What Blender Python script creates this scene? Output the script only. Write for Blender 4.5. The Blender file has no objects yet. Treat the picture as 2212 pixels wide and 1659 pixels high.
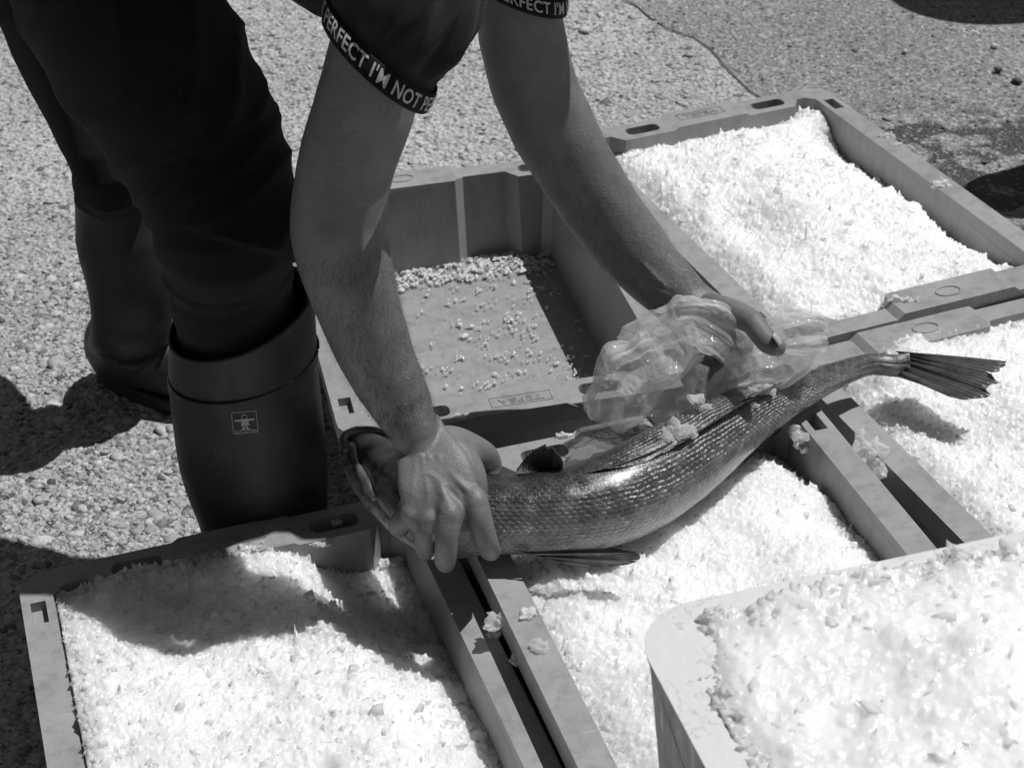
import bpy, bmesh, math, random
import numpy as np
from mathutils import Vector, Matrix
from mathutils.bvhtree import BVHTree
random.seed(7); RNG = np.random.default_rng(11)
S = bpy.context.scene; C = S.collection

# ------------------------------------------------------------------ camera
TH, RO, H, F = 0.571, -0.0346, 1.2, 3900.0
_r = Vector((1,0,0)); _f = Vector((0,math.cos(TH),-math.sin(TH))); _d = Vector((0,-math.sin(TH),-math.cos(TH)))
CR = _r*math.cos(RO) - _d*math.sin(RO); CD = _r*math.sin(RO) + _d*math.cos(RO)
cam = bpy.data.objects.new('camera', bpy.data.cameras.new('camera')); C.objects.link(cam)
cam.data.lens = 36*F/2212; cam.data.sensor_width = 36; cam.data.clip_end = 500; cam.data.clip_start = .02
m = Matrix.Identity(4)
for i in range(3):
    m[i][0] = CR[i]; m[i][1] = -CD[i]; m[i][2] = -_f[i]
m[0][3], m[1][3], m[2][3] = 0, 0, H
cam.matrix_world = m; S.camera = cam
cam.data.dof.use_dof = True; cam.data.dof.focus_distance = 1.62; cam.data.dof.aperture_fstop = 18

# ------------------------------------------------------------------ light (a monochrome photograph: neutral sky and sun)
SUN_EL, SUN_AZ = math.radians(64.5), math.radians(22.5)          # azimuth measured from +X towards +Y
w = bpy.data.worlds.new('World'); S.world = w; w.use_nodes = True
nt = w.node_tree; nt.nodes.clear()
sky = nt.nodes.new('ShaderNodeTexSky'); sky.sky_type = 'NISHITA'; sky.sun_disc = False
sky.sun_elevation = SUN_EL; sky.sun_rotation = math.radians(90) - SUN_AZ
bw = nt.nodes.new('ShaderNodeRGBToBW'); bg = nt.nodes.new('ShaderNodeBackground'); bg.inputs[1].default_value = .05
wo = nt.nodes.new('ShaderNodeOutputWorld')
nt.links.new(sky.outputs[0], bw.inputs[0]); nt.links.new(bw.outputs[0], bg.inputs[0]); nt.links.new(bg.outputs[0], wo.inputs[0])
sl = bpy.data.lights.new('sun', 'SUN'); sl.energy = 5; sl.angle = math.radians(.5); sl.color = (1, 1, 1)
so = bpy.data.objects.new('sun', sl); C.objects.link(so)
sd = Vector((math.cos(SUN_EL)*math.cos(SUN_AZ), math.cos(SUN_EL)*math.sin(SUN_AZ), math.sin(SUN_EL)))
so.rotation_euler = sd.to_track_quat('Z', 'Y').to_euler(); so.location = (3, 2, 5)
S.view_settings.view_transform = 'Standard'; S.view_settings.look = 'None'
S.view_settings.exposure = -.3; S.view_settings.gamma = 1
S.render.film_transparent = False
S.cycles.max_bounces = 8; S.cycles.transparent_max_bounces = 16

# ------------------------------------------------------------------ helpers
def ray(x, y):
    a, b = x-1106, y-829.5
    return (_f*F + CR*a + CD*b).normalized()
O = Vector((0, 0, H))
def A(x, y, z=0):
    """world point at height z seen in direction (x, y) of a 2212 x 1659 survey grid"""
    d = ray(x, y); return O + d*((z-H)/d.z)
def AY(x, y, Y):
    d = ray(x, y); return O + d*(Y/d.y)
def ppm(p): return F/(Vector(p)-O).dot(_f)
def link(o): C.objects.link(o); return o
def tag(o, label=None, cat=None, group=None, kind=None):
    for k, v in (('label', label), ('category', cat), ('group', group), ('kind', kind)):
        if v: o[k] = v
    return o
def mesh(name, V, Fc, mat=None, parent=None, smooth=False):
    me = bpy.data.meshes.new(name)
    V = np.asarray(V, dtype=np.float32)
    if isinstance(Fc, np.ndarray):
        n, k = Fc.shape
        me.vertices.add(len(V)); me.vertices.foreach_set('co', V.ravel())
        me.loops.add(n*k); me.loops.foreach_set('vertex_index', Fc.astype(np.int32).ravel())
        me.polygons.add(n); me.polygons.foreach_set('loop_start', np.arange(0, n*k, k, dtype=np.int32))
        me.polygons.foreach_set('loop_total', np.full(n, k, dtype=np.int32)); me.update(calc_edges=True)
    else:
        me.from_pydata(V.tolist(), [], Fc)
    if smooth: me.polygons.foreach_set('use_smooth', [True]*len(me.polygons))
    if mat: me.materials.append(mat)
    o = link(bpy.data.objects.new(name, me))
    if parent: o.parent = parent
    return o
def empty(name, loc=(0,0,0), rz=0, **k):
    o = link(bpy.data.objects.new(name, None)); o.location = loc; o.rotation_euler = (0,0,rz); o.empty_display_size = .05
    return tag(o, **k)
def child(o, p):
    """parent keeping o's vertices, which are in world coordinates"""
    o.parent = p; o.matrix_parent_inverse = (Matrix.Translation(p.location) @ p.rotation_euler.to_matrix().to_4x4()).inverted(); return o
def bake(o):
    dg = bpy.context.evaluated_depsgraph_get(); dg.update()
    me = bpy.data.meshes.new_from_object(o.evaluated_get(dg)); mats = list(o.data.materials)
    o.modifiers.clear(); old = o.data; me.name = old.name; o.data = me
    if not me.materials:
        for q in mats: me.materials.append(q)
    bpy.data.meshes.remove(old); return o
def smooth_all(o): o.data.polygons.foreach_set('use_smooth', [True]*len(o.data.polygons))

# numpy noises
def vnoise(p, seed=0):
    p = np.asarray(p, float); i = np.floor(p).astype(np.int64); f = p-i; f = f*f*(3-2*f)
    def h(a, b, c):
        n = (a*374761393 + b*668265263 + c*2147483647 + seed*974711) & 0xffffffff
        n = ((n ^ (n >> 13))*1274126177) & 0xffffffff
        return ((n ^ (n >> 16)) & 0xffff)/65535.
    r = 0
    for dx in (0,1):
        for dy in (0,1):
            for dz in (0,1):
                wgt = (f[:,0] if dx else 1-f[:,0])*(f[:,1] if dy else 1-f[:,1])*(f[:,2] if dz else 1-f[:,2])
                r = r + wgt*h(i[:,0]+dx, i[:,1]+dy, i[:,2]+dz)
    return r*2-1
def fbm(p, o=4, seed=0, g=.5):
    r = 0; a = 1
    for k in range(o): r = r + a*vnoise(np.asarray(p)*2**k + 17.3*k, seed+k); a *= g
    return r
def worley(p, seed=0):
    """2-D cells: distance to the nearest point, random value of that cell, offset vector"""
    i = np.floor(p[:, :2]).astype(np.int64); best = np.full(len(p), 9.); val = np.zeros(len(p)); sec = np.full(len(p), 9.); off = np.zeros((len(p), 2))
    def h(a, b, s):
        n = (a*374761393 + b*668265263 + (seed*7+s)*974711) & 0xffffffff
        n = ((n ^ (n >> 13))*1274126177) & 0xffffffff
        return ((n ^ (n >> 16)) & 0xffff)/65535.
    for dx in (-1,0,1):
        for dy in (-1,0,1):
            a, b = i[:,0]+dx, i[:,1]+dy
            vx = a+h(a,b,1)-p[:,0]; vy = b+h(a,b,2)-p[:,1]; d = np.hypot(vx, vy)
            mk = d < best; sec = np.where(mk, best, np.minimum(sec, d)); best = np.where(mk, d, best); val = np.where(mk, h(a,b,3), val)
            off[mk, 0] = vx[mk]; off[mk, 1] = vy[mk]
    return best, sec, val, off

# ------------------------------------------------------------------ materials (all neutral: the photograph is black and white)
class NT:
    def __init__(s, name):
        s.m = bpy.data.materials.new(name); s.m.use_nodes = True; s.t = s.m.node_tree; s.t.nodes.clear()
        s.out = s.n('ShaderNodeOutputMaterial'); s.b = s.n('ShaderNodeBsdfPrincipled'); s.l(s.b.outputs[0], s.out.inputs[0])
    def n(s, t, **k):
        x = s.t.nodes.new(t)
        for a, v in k.items():
            if a.startswith('i_'):
                x.inputs[int(a[2:]) if a[2:].isdigit() else a[2:]].default_value = v
            else: setattr(x, a, v)
        return x
    def l(s, a, b): s.t.links.new(a, b)
    def co(s, kind='Object', scale=None):
        c = s.n('ShaderNodeTexCoord')
        if scale is None: return c.outputs[kind]
        mp = s.n('ShaderNodeMapping'); mp.inputs['Scale'].default_value = scale; s.l(c.outputs[kind], mp.inputs[0]); return mp.outputs[0]
    def noise(s, vec, sc, det=3, rough=.55):
        x = s.n('ShaderNodeTexNoise'); x.inputs['Scale'].default_value = sc; x.inputs['Detail'].default_value = det; x.inputs['Roughness'].default_value = rough
        s.l(vec, x.inputs['Vector']); return x.outputs['Fac']
    def ramp(s, fac, stops):
        x = s.n('ShaderNodeValToRGB'); e = x.color_ramp.elements
        while len(e) > 1: e.remove(e[-1])
        for k, (p, v) in enumerate(stops):
            q = e[0] if k == 0 else e.new(p); q.position = p; q.color = (v, v, v, 1)
        s.l(fac, x.inputs[0]); return x.outputs[0]
    def mul(s, a, b, op='MULTIPLY'):
        x = s.n('ShaderNodeMath', operation=op)
        for k, v in enumerate((a, b)):
            if isinstance(v, (int, float)): x.inputs[k].default_value = v
            else: s.l(v, x.inputs[k])
        return x.outputs[0]
    def bump(s, hgt, dist, strength=1, prev=None):
        x = s.n('ShaderNodeBump'); x.inputs['Distance'].default_value = dist; x.inputs['Strength'].default_value = strength
        s.l(hgt, x.inputs['Height'])
        if prev is not None: s.l(prev, x.inputs['Normal'])
        return x.outputs[0]
    def set(s, **k):
        for a, v in k.items():
            a = a.replace('_', ' ')
            if isinstance(v, (int, float)):
                s.b.inputs[a].default_value = (v, v, v, 1) if a == 'Base Color' else v
            else: s.l(v, s.b.inputs[a])
        return s.m
def g(v): return (v, v, v, 1)

def plastic(name, base, rough=.42):
    t = NT(name); c = t.co()
    n1 = t.noise(c, 9, 5, .6); n2 = t.noise(t.co(scale=(1,1,.25)), 60, 4, .7)
    col = t.mul(t.ramp(n1, [(.3, base*.86), (.7, base*1.1)]), t.ramp(n2, [(.35, .84), (.5, 1), (.7, 1.05)]))
    scr = t.ramp(t.noise(t.co(scale=(4, 90, 60)), 3.2, 3, .7), [(.66, 0), (.70, 1)])
    pit = t.ramp(t.noise(c, 110, 5, .75), [(.30, .62), (.38, 1)])
    col = t.mul(t.mul(col, pit), t.mul(t.mul(scr, .3), 1, 'ADD'))
    nz = t.noise(c, 420, 2)
    return t.set(Base_Color=col, Roughness=t.ramp(n2, [(.3, rough*.7), (.7, rough*1.25)]), Normal=t.bump(t.mul(nz, t.mul(n2, 2), 'ADD'), .0004, .5))
M = {}
M['crate'] = plastic('crate_plastic', .285)
M['text'] = plastic('crate_lettering', .24)

t = NT('ice'); c = t.co()
n1 = t.noise(c, 24, 4, .6); n2 = t.noise(c, 260, 3, .6)
M['ice'] = t.set(Base_Color=t.ramp(n1, [(.32, .66), (.5, .75), (.7, .80)]), Roughness=.16, IOR=1.31, Subsurface_Weight=.72, Subsurface_Scale=.08,
                 Normal=t.bump(n2, .0012, .7))
t.b.inputs['Subsurface Radius'].default_value = (1, 1, 1)
t = NT('ice_flake'); c = t.co()
t.set(Base_Color=.85, Roughness=.10, IOR=1.31, Normal=t.bump(t.noise(c, 300, 2), .001, .6))
tr = t.n('ShaderNodeBsdfTranslucent'); tr.inputs[0].default_value = g(.9); mx = t.n('ShaderNodeMixShader'); mx.inputs[0].default_value = .6
tp = t.n('ShaderNodeBsdfTransparent'); mx2 = t.n('ShaderNodeMixShader'); mx2.inputs[0].default_value = .34
t.l(t.b.outputs[0], mx.inputs[1]); t.l(tr.outputs[0], mx.inputs[2]); t.l(mx.outputs[0], mx2.inputs[1]); t.l(tp.outputs[0], mx2.inputs[2]); t.l(mx2.outputs[0], t.out.inputs[0])
M['flake'] = t.m
t = NT('wet_ice'); c = t.co()
t.set(Base_Color=.85, Roughness=.06, IOR=1.31, Normal=t.bump(t.noise(c, 220, 3), .0015, .8))
tp = t.n('ShaderNodeBsdfTransparent'); mx2 = t.n('ShaderNodeMixShader'); mx2.inputs[0].default_value = .5
t.l(t.b.outputs[0], mx2.inputs[1]); t.l(tp.outputs[0], mx2.inputs[2]); t.l(mx2.outputs[0], t.out.inputs[0])
M['wet'] = t.m

t = NT('worn_concrete'); c = t.co()
v1 = t.n('ShaderNodeTexVoronoi'); v1.inputs['Scale'].default_value = 130; t.l(c, v1.inputs['Vector'])
v2 = t.n('ShaderNodeTexVoronoi'); v2.inputs['Scale'].default_value = 260; t.l(c, v2.inputs['Vector'])
sep = t.n('ShaderNodeSeparateColor'); t.l(v1.outputs['Color'], sep.inputs[0])
big = t.noise(c, 2.6, 6, .65); fine = t.noise(c, 900, 3, .7)
col = t.mul(t.ramp(sep.outputs[0], [(0, .24), (.25, .42), (1, .56)]), t.ramp(big, [(.3, .66), (.6, 1.0)]))
col = t.mul(col, t.ramp(t.noise(c, 190, 4, .7), [(.34, .3), (.44, .95), (1, 1.05)]))
nb = t.bump(v1.outputs['Distance'], .006, .9); nb = t.bump(v2.outputs['Distance'], .002, .8, nb); nb = t.bump(fine, .0008, .7, nb)
col = t.mul(col, t.ramp(t.noise(c, 7.5, 6, .7), [(.64, 1), (.69, .38)]))
M['concrete'] = t.set(Base_Color=col, Roughness=.9, Normal=nb)
t = NT('aggregate'); at = t.n('ShaderNodeAttribute', attribute_name='tone'); c = t.co()
col = t.mul(t.mul(at.outputs['Fac'], t.ramp(t.noise(c, 330, 4, .65), [(.3, .68), (.7, 1.15)])), t.ramp(t.noise(c, 7.5, 6, .7), [(.64, 1), (.69, .42)]))
M['stone'] = t.set(Base_Color=col, Roughness=.75, Normal=t.bump(t.noise(c, 700, 3), .0008, .8))
t = NT('asphalt'); c = t.co()
v1 = t.n('ShaderNodeTexVoronoi'); v1.inputs['Scale'].default_value = 190; t.l(c, v1.inputs['Vector'])
sep = t.n('ShaderNodeSeparateColor'); t.l(v1.outputs['Color'], sep.inputs[0])
col = t.mul(t.ramp(sep.outputs[0], [(0, .15), (.4, .24), (.8, .30), (1, .46)]), t.ramp(t.noise(c, 2.6, 4), [(.3, .85), (.7, 1.1)]))
# damp splashes of melt water with a shape of their own
geo = t.n('ShaderNodeSeparateXYZ'); t.l(c, geo.inputs[0])
zone = t.mul(t.ramp(t.mul(t.mul(geo.outputs[0], .52, 'SUBTRACT'), 2.2), [(0, 0), (.12, 1)]), t.ramp(t.mul(geo.outputs[1], .36), [(.93, 1), (.975, 0)]))
wet = t.mul(t.ramp(t.noise(c, 17, 4, .62), [(.46, 0), (.52, 1)]), zone)
mixc = t.n('ShaderNodeMix', data_type='RGBA'); t.l(wet, mixc.inputs['Factor']); t.l(col, mixc.inputs[6]); mixc.inputs[7].default_value = g(.045)
nb = t.bump(v1.outputs['Distance'], .004, .8); nb = t.bump(t.noise(c, 800, 3, .7), .0009, .8, nb)
M['asphalt'] = t.set(Base_Color=mixc.outputs[2], Roughness=t.mul(1, t.mul(wet, .5), 'SUBTRACT'), Normal=nb)

t = NT('crack_dirt'); M['crackm'] = t.set(Base_Color=t.ramp(t.noise(t.co(), 120, 4, .7), [(.35, .06), (.6, .24)]), Roughness=.95)
t = NT('skin'); c = t.co()
n1 = t.noise(c, 26, 4, .6); n2 = t.noise(c, 700, 3, .6)
vs = t.n('ShaderNodeTexVoronoi'); vs.inputs['Scale'].default_value = 900; t.l(c, vs.inputs['Vector'])
M['skin'] = t.set(Base_Color=t.mul(t.ramp(n1, [(.3, .125), (.7, .185)]), t.ramp(n2, [(.3, .85), (.7, 1.1)])), Roughness=.48,
    Normal=t.bump(vs.outputs['Distance'], .0005, .5, t.bump(t.noise(t.co(scale=(1,1,3)), 160, 3), .0007, .5)), Subsurface_Weight=.06, Subsurface_Scale=.004)
t = NT('hair'); M['hair'] = t.set(Base_Color=.03, Roughness=.4)
t = NT('nail'); M['nail'] = t.set(Base_Color=.36, Roughness=.25)
def cloth(name, base, spots=False):
    t = NT(name); c = t.co(); n = t.noise(c, 900, 3, .8); n2 = t.noise(c, 30, 4)
    col = t.mul(t.ramp(n, [(.3, base*.6), (.7, base*1.6)]), t.ramp(n2, [(.3, .8), (.7, 1.2)]))
    if spots:
        v = t.n('ShaderNodeTexVoronoi'); v.inputs['Scale'].default_value = 90; t.l(c, v.inputs['Vector'])
        col = t.mul(col, t.ramp(v.outputs['Distance'], [(.03, .06), (.07, 0)]), 'ADD')
    return t.set(Base_Color=col, Roughness=1, Specular_IOR_Level=.1, Sheen_Weight=.10, Sheen_Roughness=.5, Normal=t.bump(n, .0016, .8))
M['trouser'] = cloth('fleece_cloth', .012, True); M['shirt'] = cloth('jersey_cloth', .022); M['band'] = cloth('elastic_band', .010)
t = NT('print'); M['print'] = t.set(Base_Color=t.ramp(t.noise(t.co(), 900, 2), [(.3, .25), (.6, .55)]), Roughness=.7)
t = NT('rubber'); c = t.co()
M['rubber'] = t.set(Base_Color=t.mul(t.ramp(t.noise(c, 11, 5, .6), [(.3, .013), (.7, .022)]), t.mul(t.ramp(t.noise(t.co(scale=(1,1,.35)), 34, 5, .7), [(.55, 1), (.72, 2.2)]), t.ramp(t.noise(c, 80, 5, .75), [(.62, 1), (.70, 2.4)]))),
    Roughness=t.ramp(t.noise(c, 20, 4), [(.3, .48), (.7, .68)]), Normal=t.bump(t.noise(c, 240, 3), .0003, .4))
t = NT('sole'); M['sole'] = t.set(Base_Color=.012, Roughness=.7)
t = NT('logo_print'); M['logo'] = t.set(Base_Color=.33, Roughness=.6)

t = NT('fish_skin')
uvn = t.co('UV'); sx = t.n('ShaderNodeSeparateXYZ'); t.l(uvn, sx.inputs[0]); u, v = sx.outputs[0], sx.outputs[1]
# scales: staggered brick lattice in (u along body, v round it)
wob = t.noise(t.co(), 38, 3, .6); U = t.mul(t.mul(u, 118), t.mul(wob, 1.5), 'ADD'); Vv = t.mul(t.mul(v, 58), t.mul(wob, 1.2), 'ADD')
rowi = t.n('ShaderNodeMath', operation='FLOOR'); t.l(Vv, rowi.inputs[0])
half = t.mul(t.mul(rowi.outputs[0], 2, 'MODULO'), .5)
fu = t.n('ShaderNodeMath', operation='FRACT'); t.l(t.mul(U, half, 'ADD'), fu.inputs[0])
fv = t.n('ShaderNodeMath', operation='FRACT'); t.l(Vv, fv.inputs[0])
dv = t.mul(t.mul(fv.outputs[0], .5, 'SUBTRACT'), 2)
arc = t.mul(fu.outputs[0], t.mul(t.mul(dv, dv), .42), 'SUBTRACT')
sc1 = t.ramp(arc, [(0, 1), (.07, 0), (.9, .95), (1, 1)])
cell = t.n('ShaderNodeCombineXYZ'); fl_ = t.n('ShaderNodeMath', operation='FLOOR'); t.l(t.mul(U, half, 'ADD'), fl_.inputs[0]); t.l(fl_.outputs[0], cell.inputs[0]); t.l(rowi.outputs[0], cell.inputs[1])
wn_ = t.n('ShaderNodeTexWhiteNoise', noise_dimensions='2D'); t.l(cell.outputs[0], wn_.inputs['Vector'])
c = t.co()
nn = t.noise(c, 55, 4, .6); nf = t.noise(c, 600, 3, .7)
tone = t.ramp(v, [(0, .34), (.10, .28), (.20, .12), (.33, .065), (.5, .035), (.67, .065), (.80, .12), (.90, .28), (1, .34)])
headmask = t.ramp(u, [(.255, 0), (.285, 1)]); tailmask = t.ramp(u, [(.86, 1), (.95, .2)])
smk = t.mul(headmask, tailmask)
col = t.mul(t.mul(tone, t.ramp(nn, [(.3, .45), (.7, 1.45)])), t.ramp(headmask, [(0, .42), (1, .88)]))
col = t.mul(col, t.ramp(t.mul(sc1, smk), [(0, .7), (1, 1.3)])); col = t.mul(col, t.mul(t.mul(wn_.outputs['Value'], .55), .72, 'ADD'))
col = t.mul(col, t.ramp(nf, [(.3, .8), (.7, 1.2)]))
nb = t.bump(t.mul(t.mul(sc1, smk), t.mul(t.mul(wn_.outputs['Value'], .9), .35, 'ADD')), .0026, .8, t.bump(nn, .003, .5)); nb = t.bump(nf, .0006, .6, nb)
M['fish'] = t.set(Base_Color=col, Roughness=t.ramp(nf, [(.3, .2), (.7, .42)]), Specular_IOR_Level=.7, Normal=nb, Coat_Weight=.9, Coat_Roughness=t.ramp(nn, [(.35, .12), (.65, .42)]), Metallic=.15)
t = NT('fin'); uvn = t.co('UV', (1, 1, 1)); sx = t.n('ShaderNodeSeparateXYZ'); t.l(uvn, sx.inputs[0])
wv = t.n('ShaderNodeMath', operation='SINE'); t.l(t.mul(sx.outputs[0], 230), wv.inputs[0])
rr = t.ramp(t.mul(t.mul(wv.outputs[0], .5), .5, 'ADD'), [(0, .075), (.6, .10), (1, .14)])
M['fin'] = t.set(Base_Color=t.mul(rr, t.ramp(t.noise(t.co(), 60, 4), [(.3, .6), (.7, 1.3)])), Roughness=.25, Normal=t.bump(wv.outputs[0], .0007, .8))
t = NT('eye'); M['eye'] = t.set(Base_Color=.01, Roughness=.05)
t = NT('thin_plastic'); c = t.co()
ab = t.n('ShaderNodeMath', operation='ABSOLUTE'); t.l(t.mul(t.noise(t.co(scale=(1,.45,1)), 34, 3, .5), .5, 'SUBTRACT'), ab.inputs[0])
ab2 = t.n('ShaderNodeMath', operation='ABSOLUTE'); t.l(t.mul(t.noise(t.co(scale=(.5,1,1)), 70, 2, .5), .5, 'SUBTRACT'), ab2.inputs[0])
nb = t.bump(t.ramp(ab.outputs[0], [(0, 1), (.06, .4), (.3, 0)]), .004, .45, t.bump(t.ramp(ab2.outputs[0], [(0, 1), (.05, .3), (.3, 0)]), .0018, .35))
t.set(Base_Color=.9, Roughness=.06, Coat_Weight=.6, Normal=nb, IOR=1.45)
tl = t.n('ShaderNodeBsdfTranslucent'); tl.inputs[0].default_value = g(.85); m1 = t.n('ShaderNodeMixShader'); m1.inputs[0].default_value = .5
tp = t.n('ShaderNodeBsdfTransparent'); tp.inputs[0].default_value = g(.96); m2 = t.n('ShaderNodeMixShader')
t.l(t.ramp(t.noise(c, 24, 3), [(.3, .52), (.7, .76)]), m2.inputs[0])
t.l(t.b.outputs[0], m1.inputs[1]); t.l(tl.outputs[0], m1.inputs[2]); t.l(m1.outputs[0], m2.inputs[1]); t.l(tp.outputs[0], m2.inputs[2]); t.l(m2.outputs[0], t.out.inputs[0])
M['bag'] = t.m
t = NT('tub_plastic'); c = t.co(); cz = t.co(scale=(1,1,.22))
stain = t.noise(cz, 42, 7, .78); crack = t.noise(c, 14, 5, .7)
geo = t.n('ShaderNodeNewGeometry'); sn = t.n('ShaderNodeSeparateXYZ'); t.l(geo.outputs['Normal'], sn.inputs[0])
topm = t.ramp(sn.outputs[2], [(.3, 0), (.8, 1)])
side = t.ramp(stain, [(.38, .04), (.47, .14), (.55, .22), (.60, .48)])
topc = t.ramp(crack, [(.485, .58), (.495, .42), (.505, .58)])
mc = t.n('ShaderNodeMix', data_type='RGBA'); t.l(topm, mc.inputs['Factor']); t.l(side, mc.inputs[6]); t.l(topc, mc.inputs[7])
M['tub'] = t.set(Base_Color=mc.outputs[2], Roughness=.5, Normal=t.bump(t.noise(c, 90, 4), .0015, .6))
M['caster'] = plastic('caster_plastic', .2)  # for the unseen cylinders added only for their shadows

# ------------------------------------------------------------------ ground
j0, j1 = A(1372, 0), A(1655, 215)
jd = (j1-j0).normalized()
def jline(n=260, a=-14., b=1.6):
    # broken edge between the pale concrete slab and the darker asphalt beside it
    tt = np.linspace(a, b, n); base = np.array(j0[:2])+np.outer(tt, np.array(jd[:2]))
    nrm = np.array([-jd[1], jd[0]])
    q = np.c_[tt*9, tt*0, tt*0]
    return base + nrm*(fbm(q, 5, 3)*.02)[:, None]
JL = jline()
def gsheet(name, poly, z, mat, kind='structure'):
    o = mesh(name, [(p[0], p[1], z) for p in poly], [list(range(len(poly)))], mat); return tag(o, kind=kind)
ground = gsheet('ground', [(-60,-20), (60,-20), (60,80), (-60,80)], -.006, M['asphalt'])
slab_poly = [tuple(p) for p in JL]
# slab lies left of / nearer than the joint
end = JL[-1]; st = JL[0]
slab_poly = slab_poly + [(end[0]+.25, -3.), (-30, -3.), (-30, max(st[1], 3)+.1)]
slab = gsheet('concrete_slab', slab_poly, 0, M['concrete'])
nrmj = np.array([-jd[1], jd[0]]); wj = (-.006+.026*np.abs(fbm(np.c_[np.linspace(-14,1.6,260)*40, np.zeros(260), np.zeros(260)],3,9)))[:,None]
Lo = JL-nrmj*wj; Hi = JL+nrmj*.001
tag(mesh('joint_crack', [(p[0],p[1],-.0035) for p in Lo]+[(p[0],p[1],.0035) for p in Hi], [[k,k+1,260+k+1,260+k] for k in range(259)], M['crackm']), kind='structure')
def inslab(x, y):
    # signed side of joint
    return ((x-j0.x)*(-jd.y)+(y-j0.y)*jd.x) < -.012

# exposed aggregate: half-sunk stones, denser and larger near the camera
phi = (1+5**.5)/2
ICO = np.array([(-1,phi,0),(1,phi,0),(-1,-phi,0),(1,-phi,0),(0,-1,phi),(0,1,phi),(0,-1,-phi),(0,1,-phi),(phi,0,-1),(phi,0,1),(-phi,0,-1),(-phi,0,1)])/math.sqrt(1+phi*phi)
ICF = np.array([(0,11,5),(0,5,1),(0,1,7),(0,7,10),(0,10,11),(1,5,9),(5,11,4),(11,10,2),(10,7,6),(7,1,8),(3,9,4),(3,4,2),(3,2,6),(3,6,8),(3,8,9),(4,9,5),(2,4,11),(6,2,10),(8,6,7),(9,8,1)])
def rocks(name, pos, size, flat, mat, jit=.28, tilt=.35, seed=1, tone=None, smooth=False):
    r = np.random.default_rng(seed); n = len(pos)
    sc = np.stack([size*r.uniform(.7,1.3,n), size*r.uniform(.7,1.3,n), size*flat], 1)
    V = ICO[None]*(1+r.uniform(-jit, jit, (n,12,1))) + r.uniform(-jit*.4, jit*.4, (n,12,3))
    V = V*sc[:,None,:]
    ax = r.normal(size=(n,3)); ax[:,2] *= .2; ax /= np.linalg.norm(ax, axis=1)[:,None]
    an = r.normal(size=n)*tilt
    yaw = r.uniform(0, 6.283, n)
    cy, sy = np.cos(yaw)[:,None], np.sin(yaw)[:,None]
    V = np.stack([V[...,0]*cy-V[...,1]*sy, V[...,0]*sy+V[...,1]*cy, V[...,2]], -1)
    ca, sa = np.cos(an)[:,None,None], np.sin(an)[:,None,None]; k = ax[:,None,:]
    V = V*ca + np.cross(np.broadcast_to(k, V.shape), V)*sa + k*(V*k).sum(-1, keepdims=True)*(1-ca)
    V = V + pos[:,None,:]
    Fc = (ICF[None]+12*np.arange(n)[:,None,None]).reshape(-1,3)
    o = mesh(name, V.reshape(-1,3), Fc, mat, smooth=smooth)
    if tone is not None:
        a = o.data.attributes.new('tone', 'FLOAT', 'POINT'); a.data.foreach_set('value', np.repeat(tone, 12).astype(np.float32))
    return o
def scatter(n, x0, x1, y0, y1, r):
    return r.uniform(x0, x1, n), r.uniform(y0, y1, n)
r = np.random.default_rng(5)
xs, ys = [], []
for n, b in ((26000, (-.95,-.05,1.1,2.2)), (15000, (-.9,.75,2.1,3.2)), (4000, (-.25,.7,1.2,2.2))):
    x, y = scatter(n, *b, r); xs.append(x); ys.append(y)
x = np.concatenate(xs); y = np.concatenate(ys); k = inslab(x, y)
for cx_, cy_, a_ in ((.371,2.021,.3627),(-.0495,1.908,.2103),(.1933,1.230,.2830),(.585,1.458,.3524),(-.1941,1.119,.3017)):   # none under the crates
    lx_ = (x-cx_)*math.cos(a_)+(y-cy_)*math.sin(a_); ly_ = -(x-cx_)*math.sin(a_)+(y-cy_)*math.cos(a_); k &= ~((abs(lx_) < .165)&(abs(ly_) < .265))
x, y = x[k], y[k]
sz = r.lognormal(math.log(.0034), .42, len(x)).clip(.0017, .012)
pos = np.c_[x, y, -.12*sz+r.uniform(-.0004,.0006,len(x))]
tone = np.where(r.random(len(x)) < .14, r.uniform(.07,.2,len(x)), r.uniform(.28,.54,len(x)))
tag(rocks('exposed_aggregate', pos, sz, .42, M['stone'], tone=tone, seed=3), 'pale and dark pebbles set in the worn concrete slab', 'pebbles', kind='stuff')
r = np.random.default_rng(6); x, y = scatter(26000, .15, 1.4, 1.3, 3.9, r); k = ~inslab(x, y); x, y = x[k], y[k]
sz = r.lognormal(math.log(.0026), .4, len(x)).clip(.0013, .008)
tone = np.where(r.random(len(x)) < .3, r.uniform(.08,.14,len(x)), r.uniform(.16,.32,len(x)))
tag(rocks('asphalt_grit', np.c_[x, y, -.006-.1*sz], sz, .4, M['stone'], tone=tone, seed=4), 'small grey grit standing proud of the asphalt', 'grit', kind='stuff')
for (px, py, s_) in ((2155,151,.010), (2198,173,.009), (2148,98,.008), (1955,110,.007)):
    p = A(px, py, 0)
    o = rocks('loose_pebble', np.array([(p.x, p.y, .35*s_-.004)]), np.array([s_]), .6, M['stone'], tone=np.array([.08 if px > 2150 else .5]), seed=int(px))
    tag(o, {2155:'dark pebble on the asphalt, left of the pair near the right edge', 2198:'dark pebble on the asphalt nearest the right edge of view',
            2148:'pale pebble on the asphalt just below the round shadow', 1955:'pale pebble on the asphalt left of the round shadow'}[px], 'pebble', 'loose pebbles on the asphalt')

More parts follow.
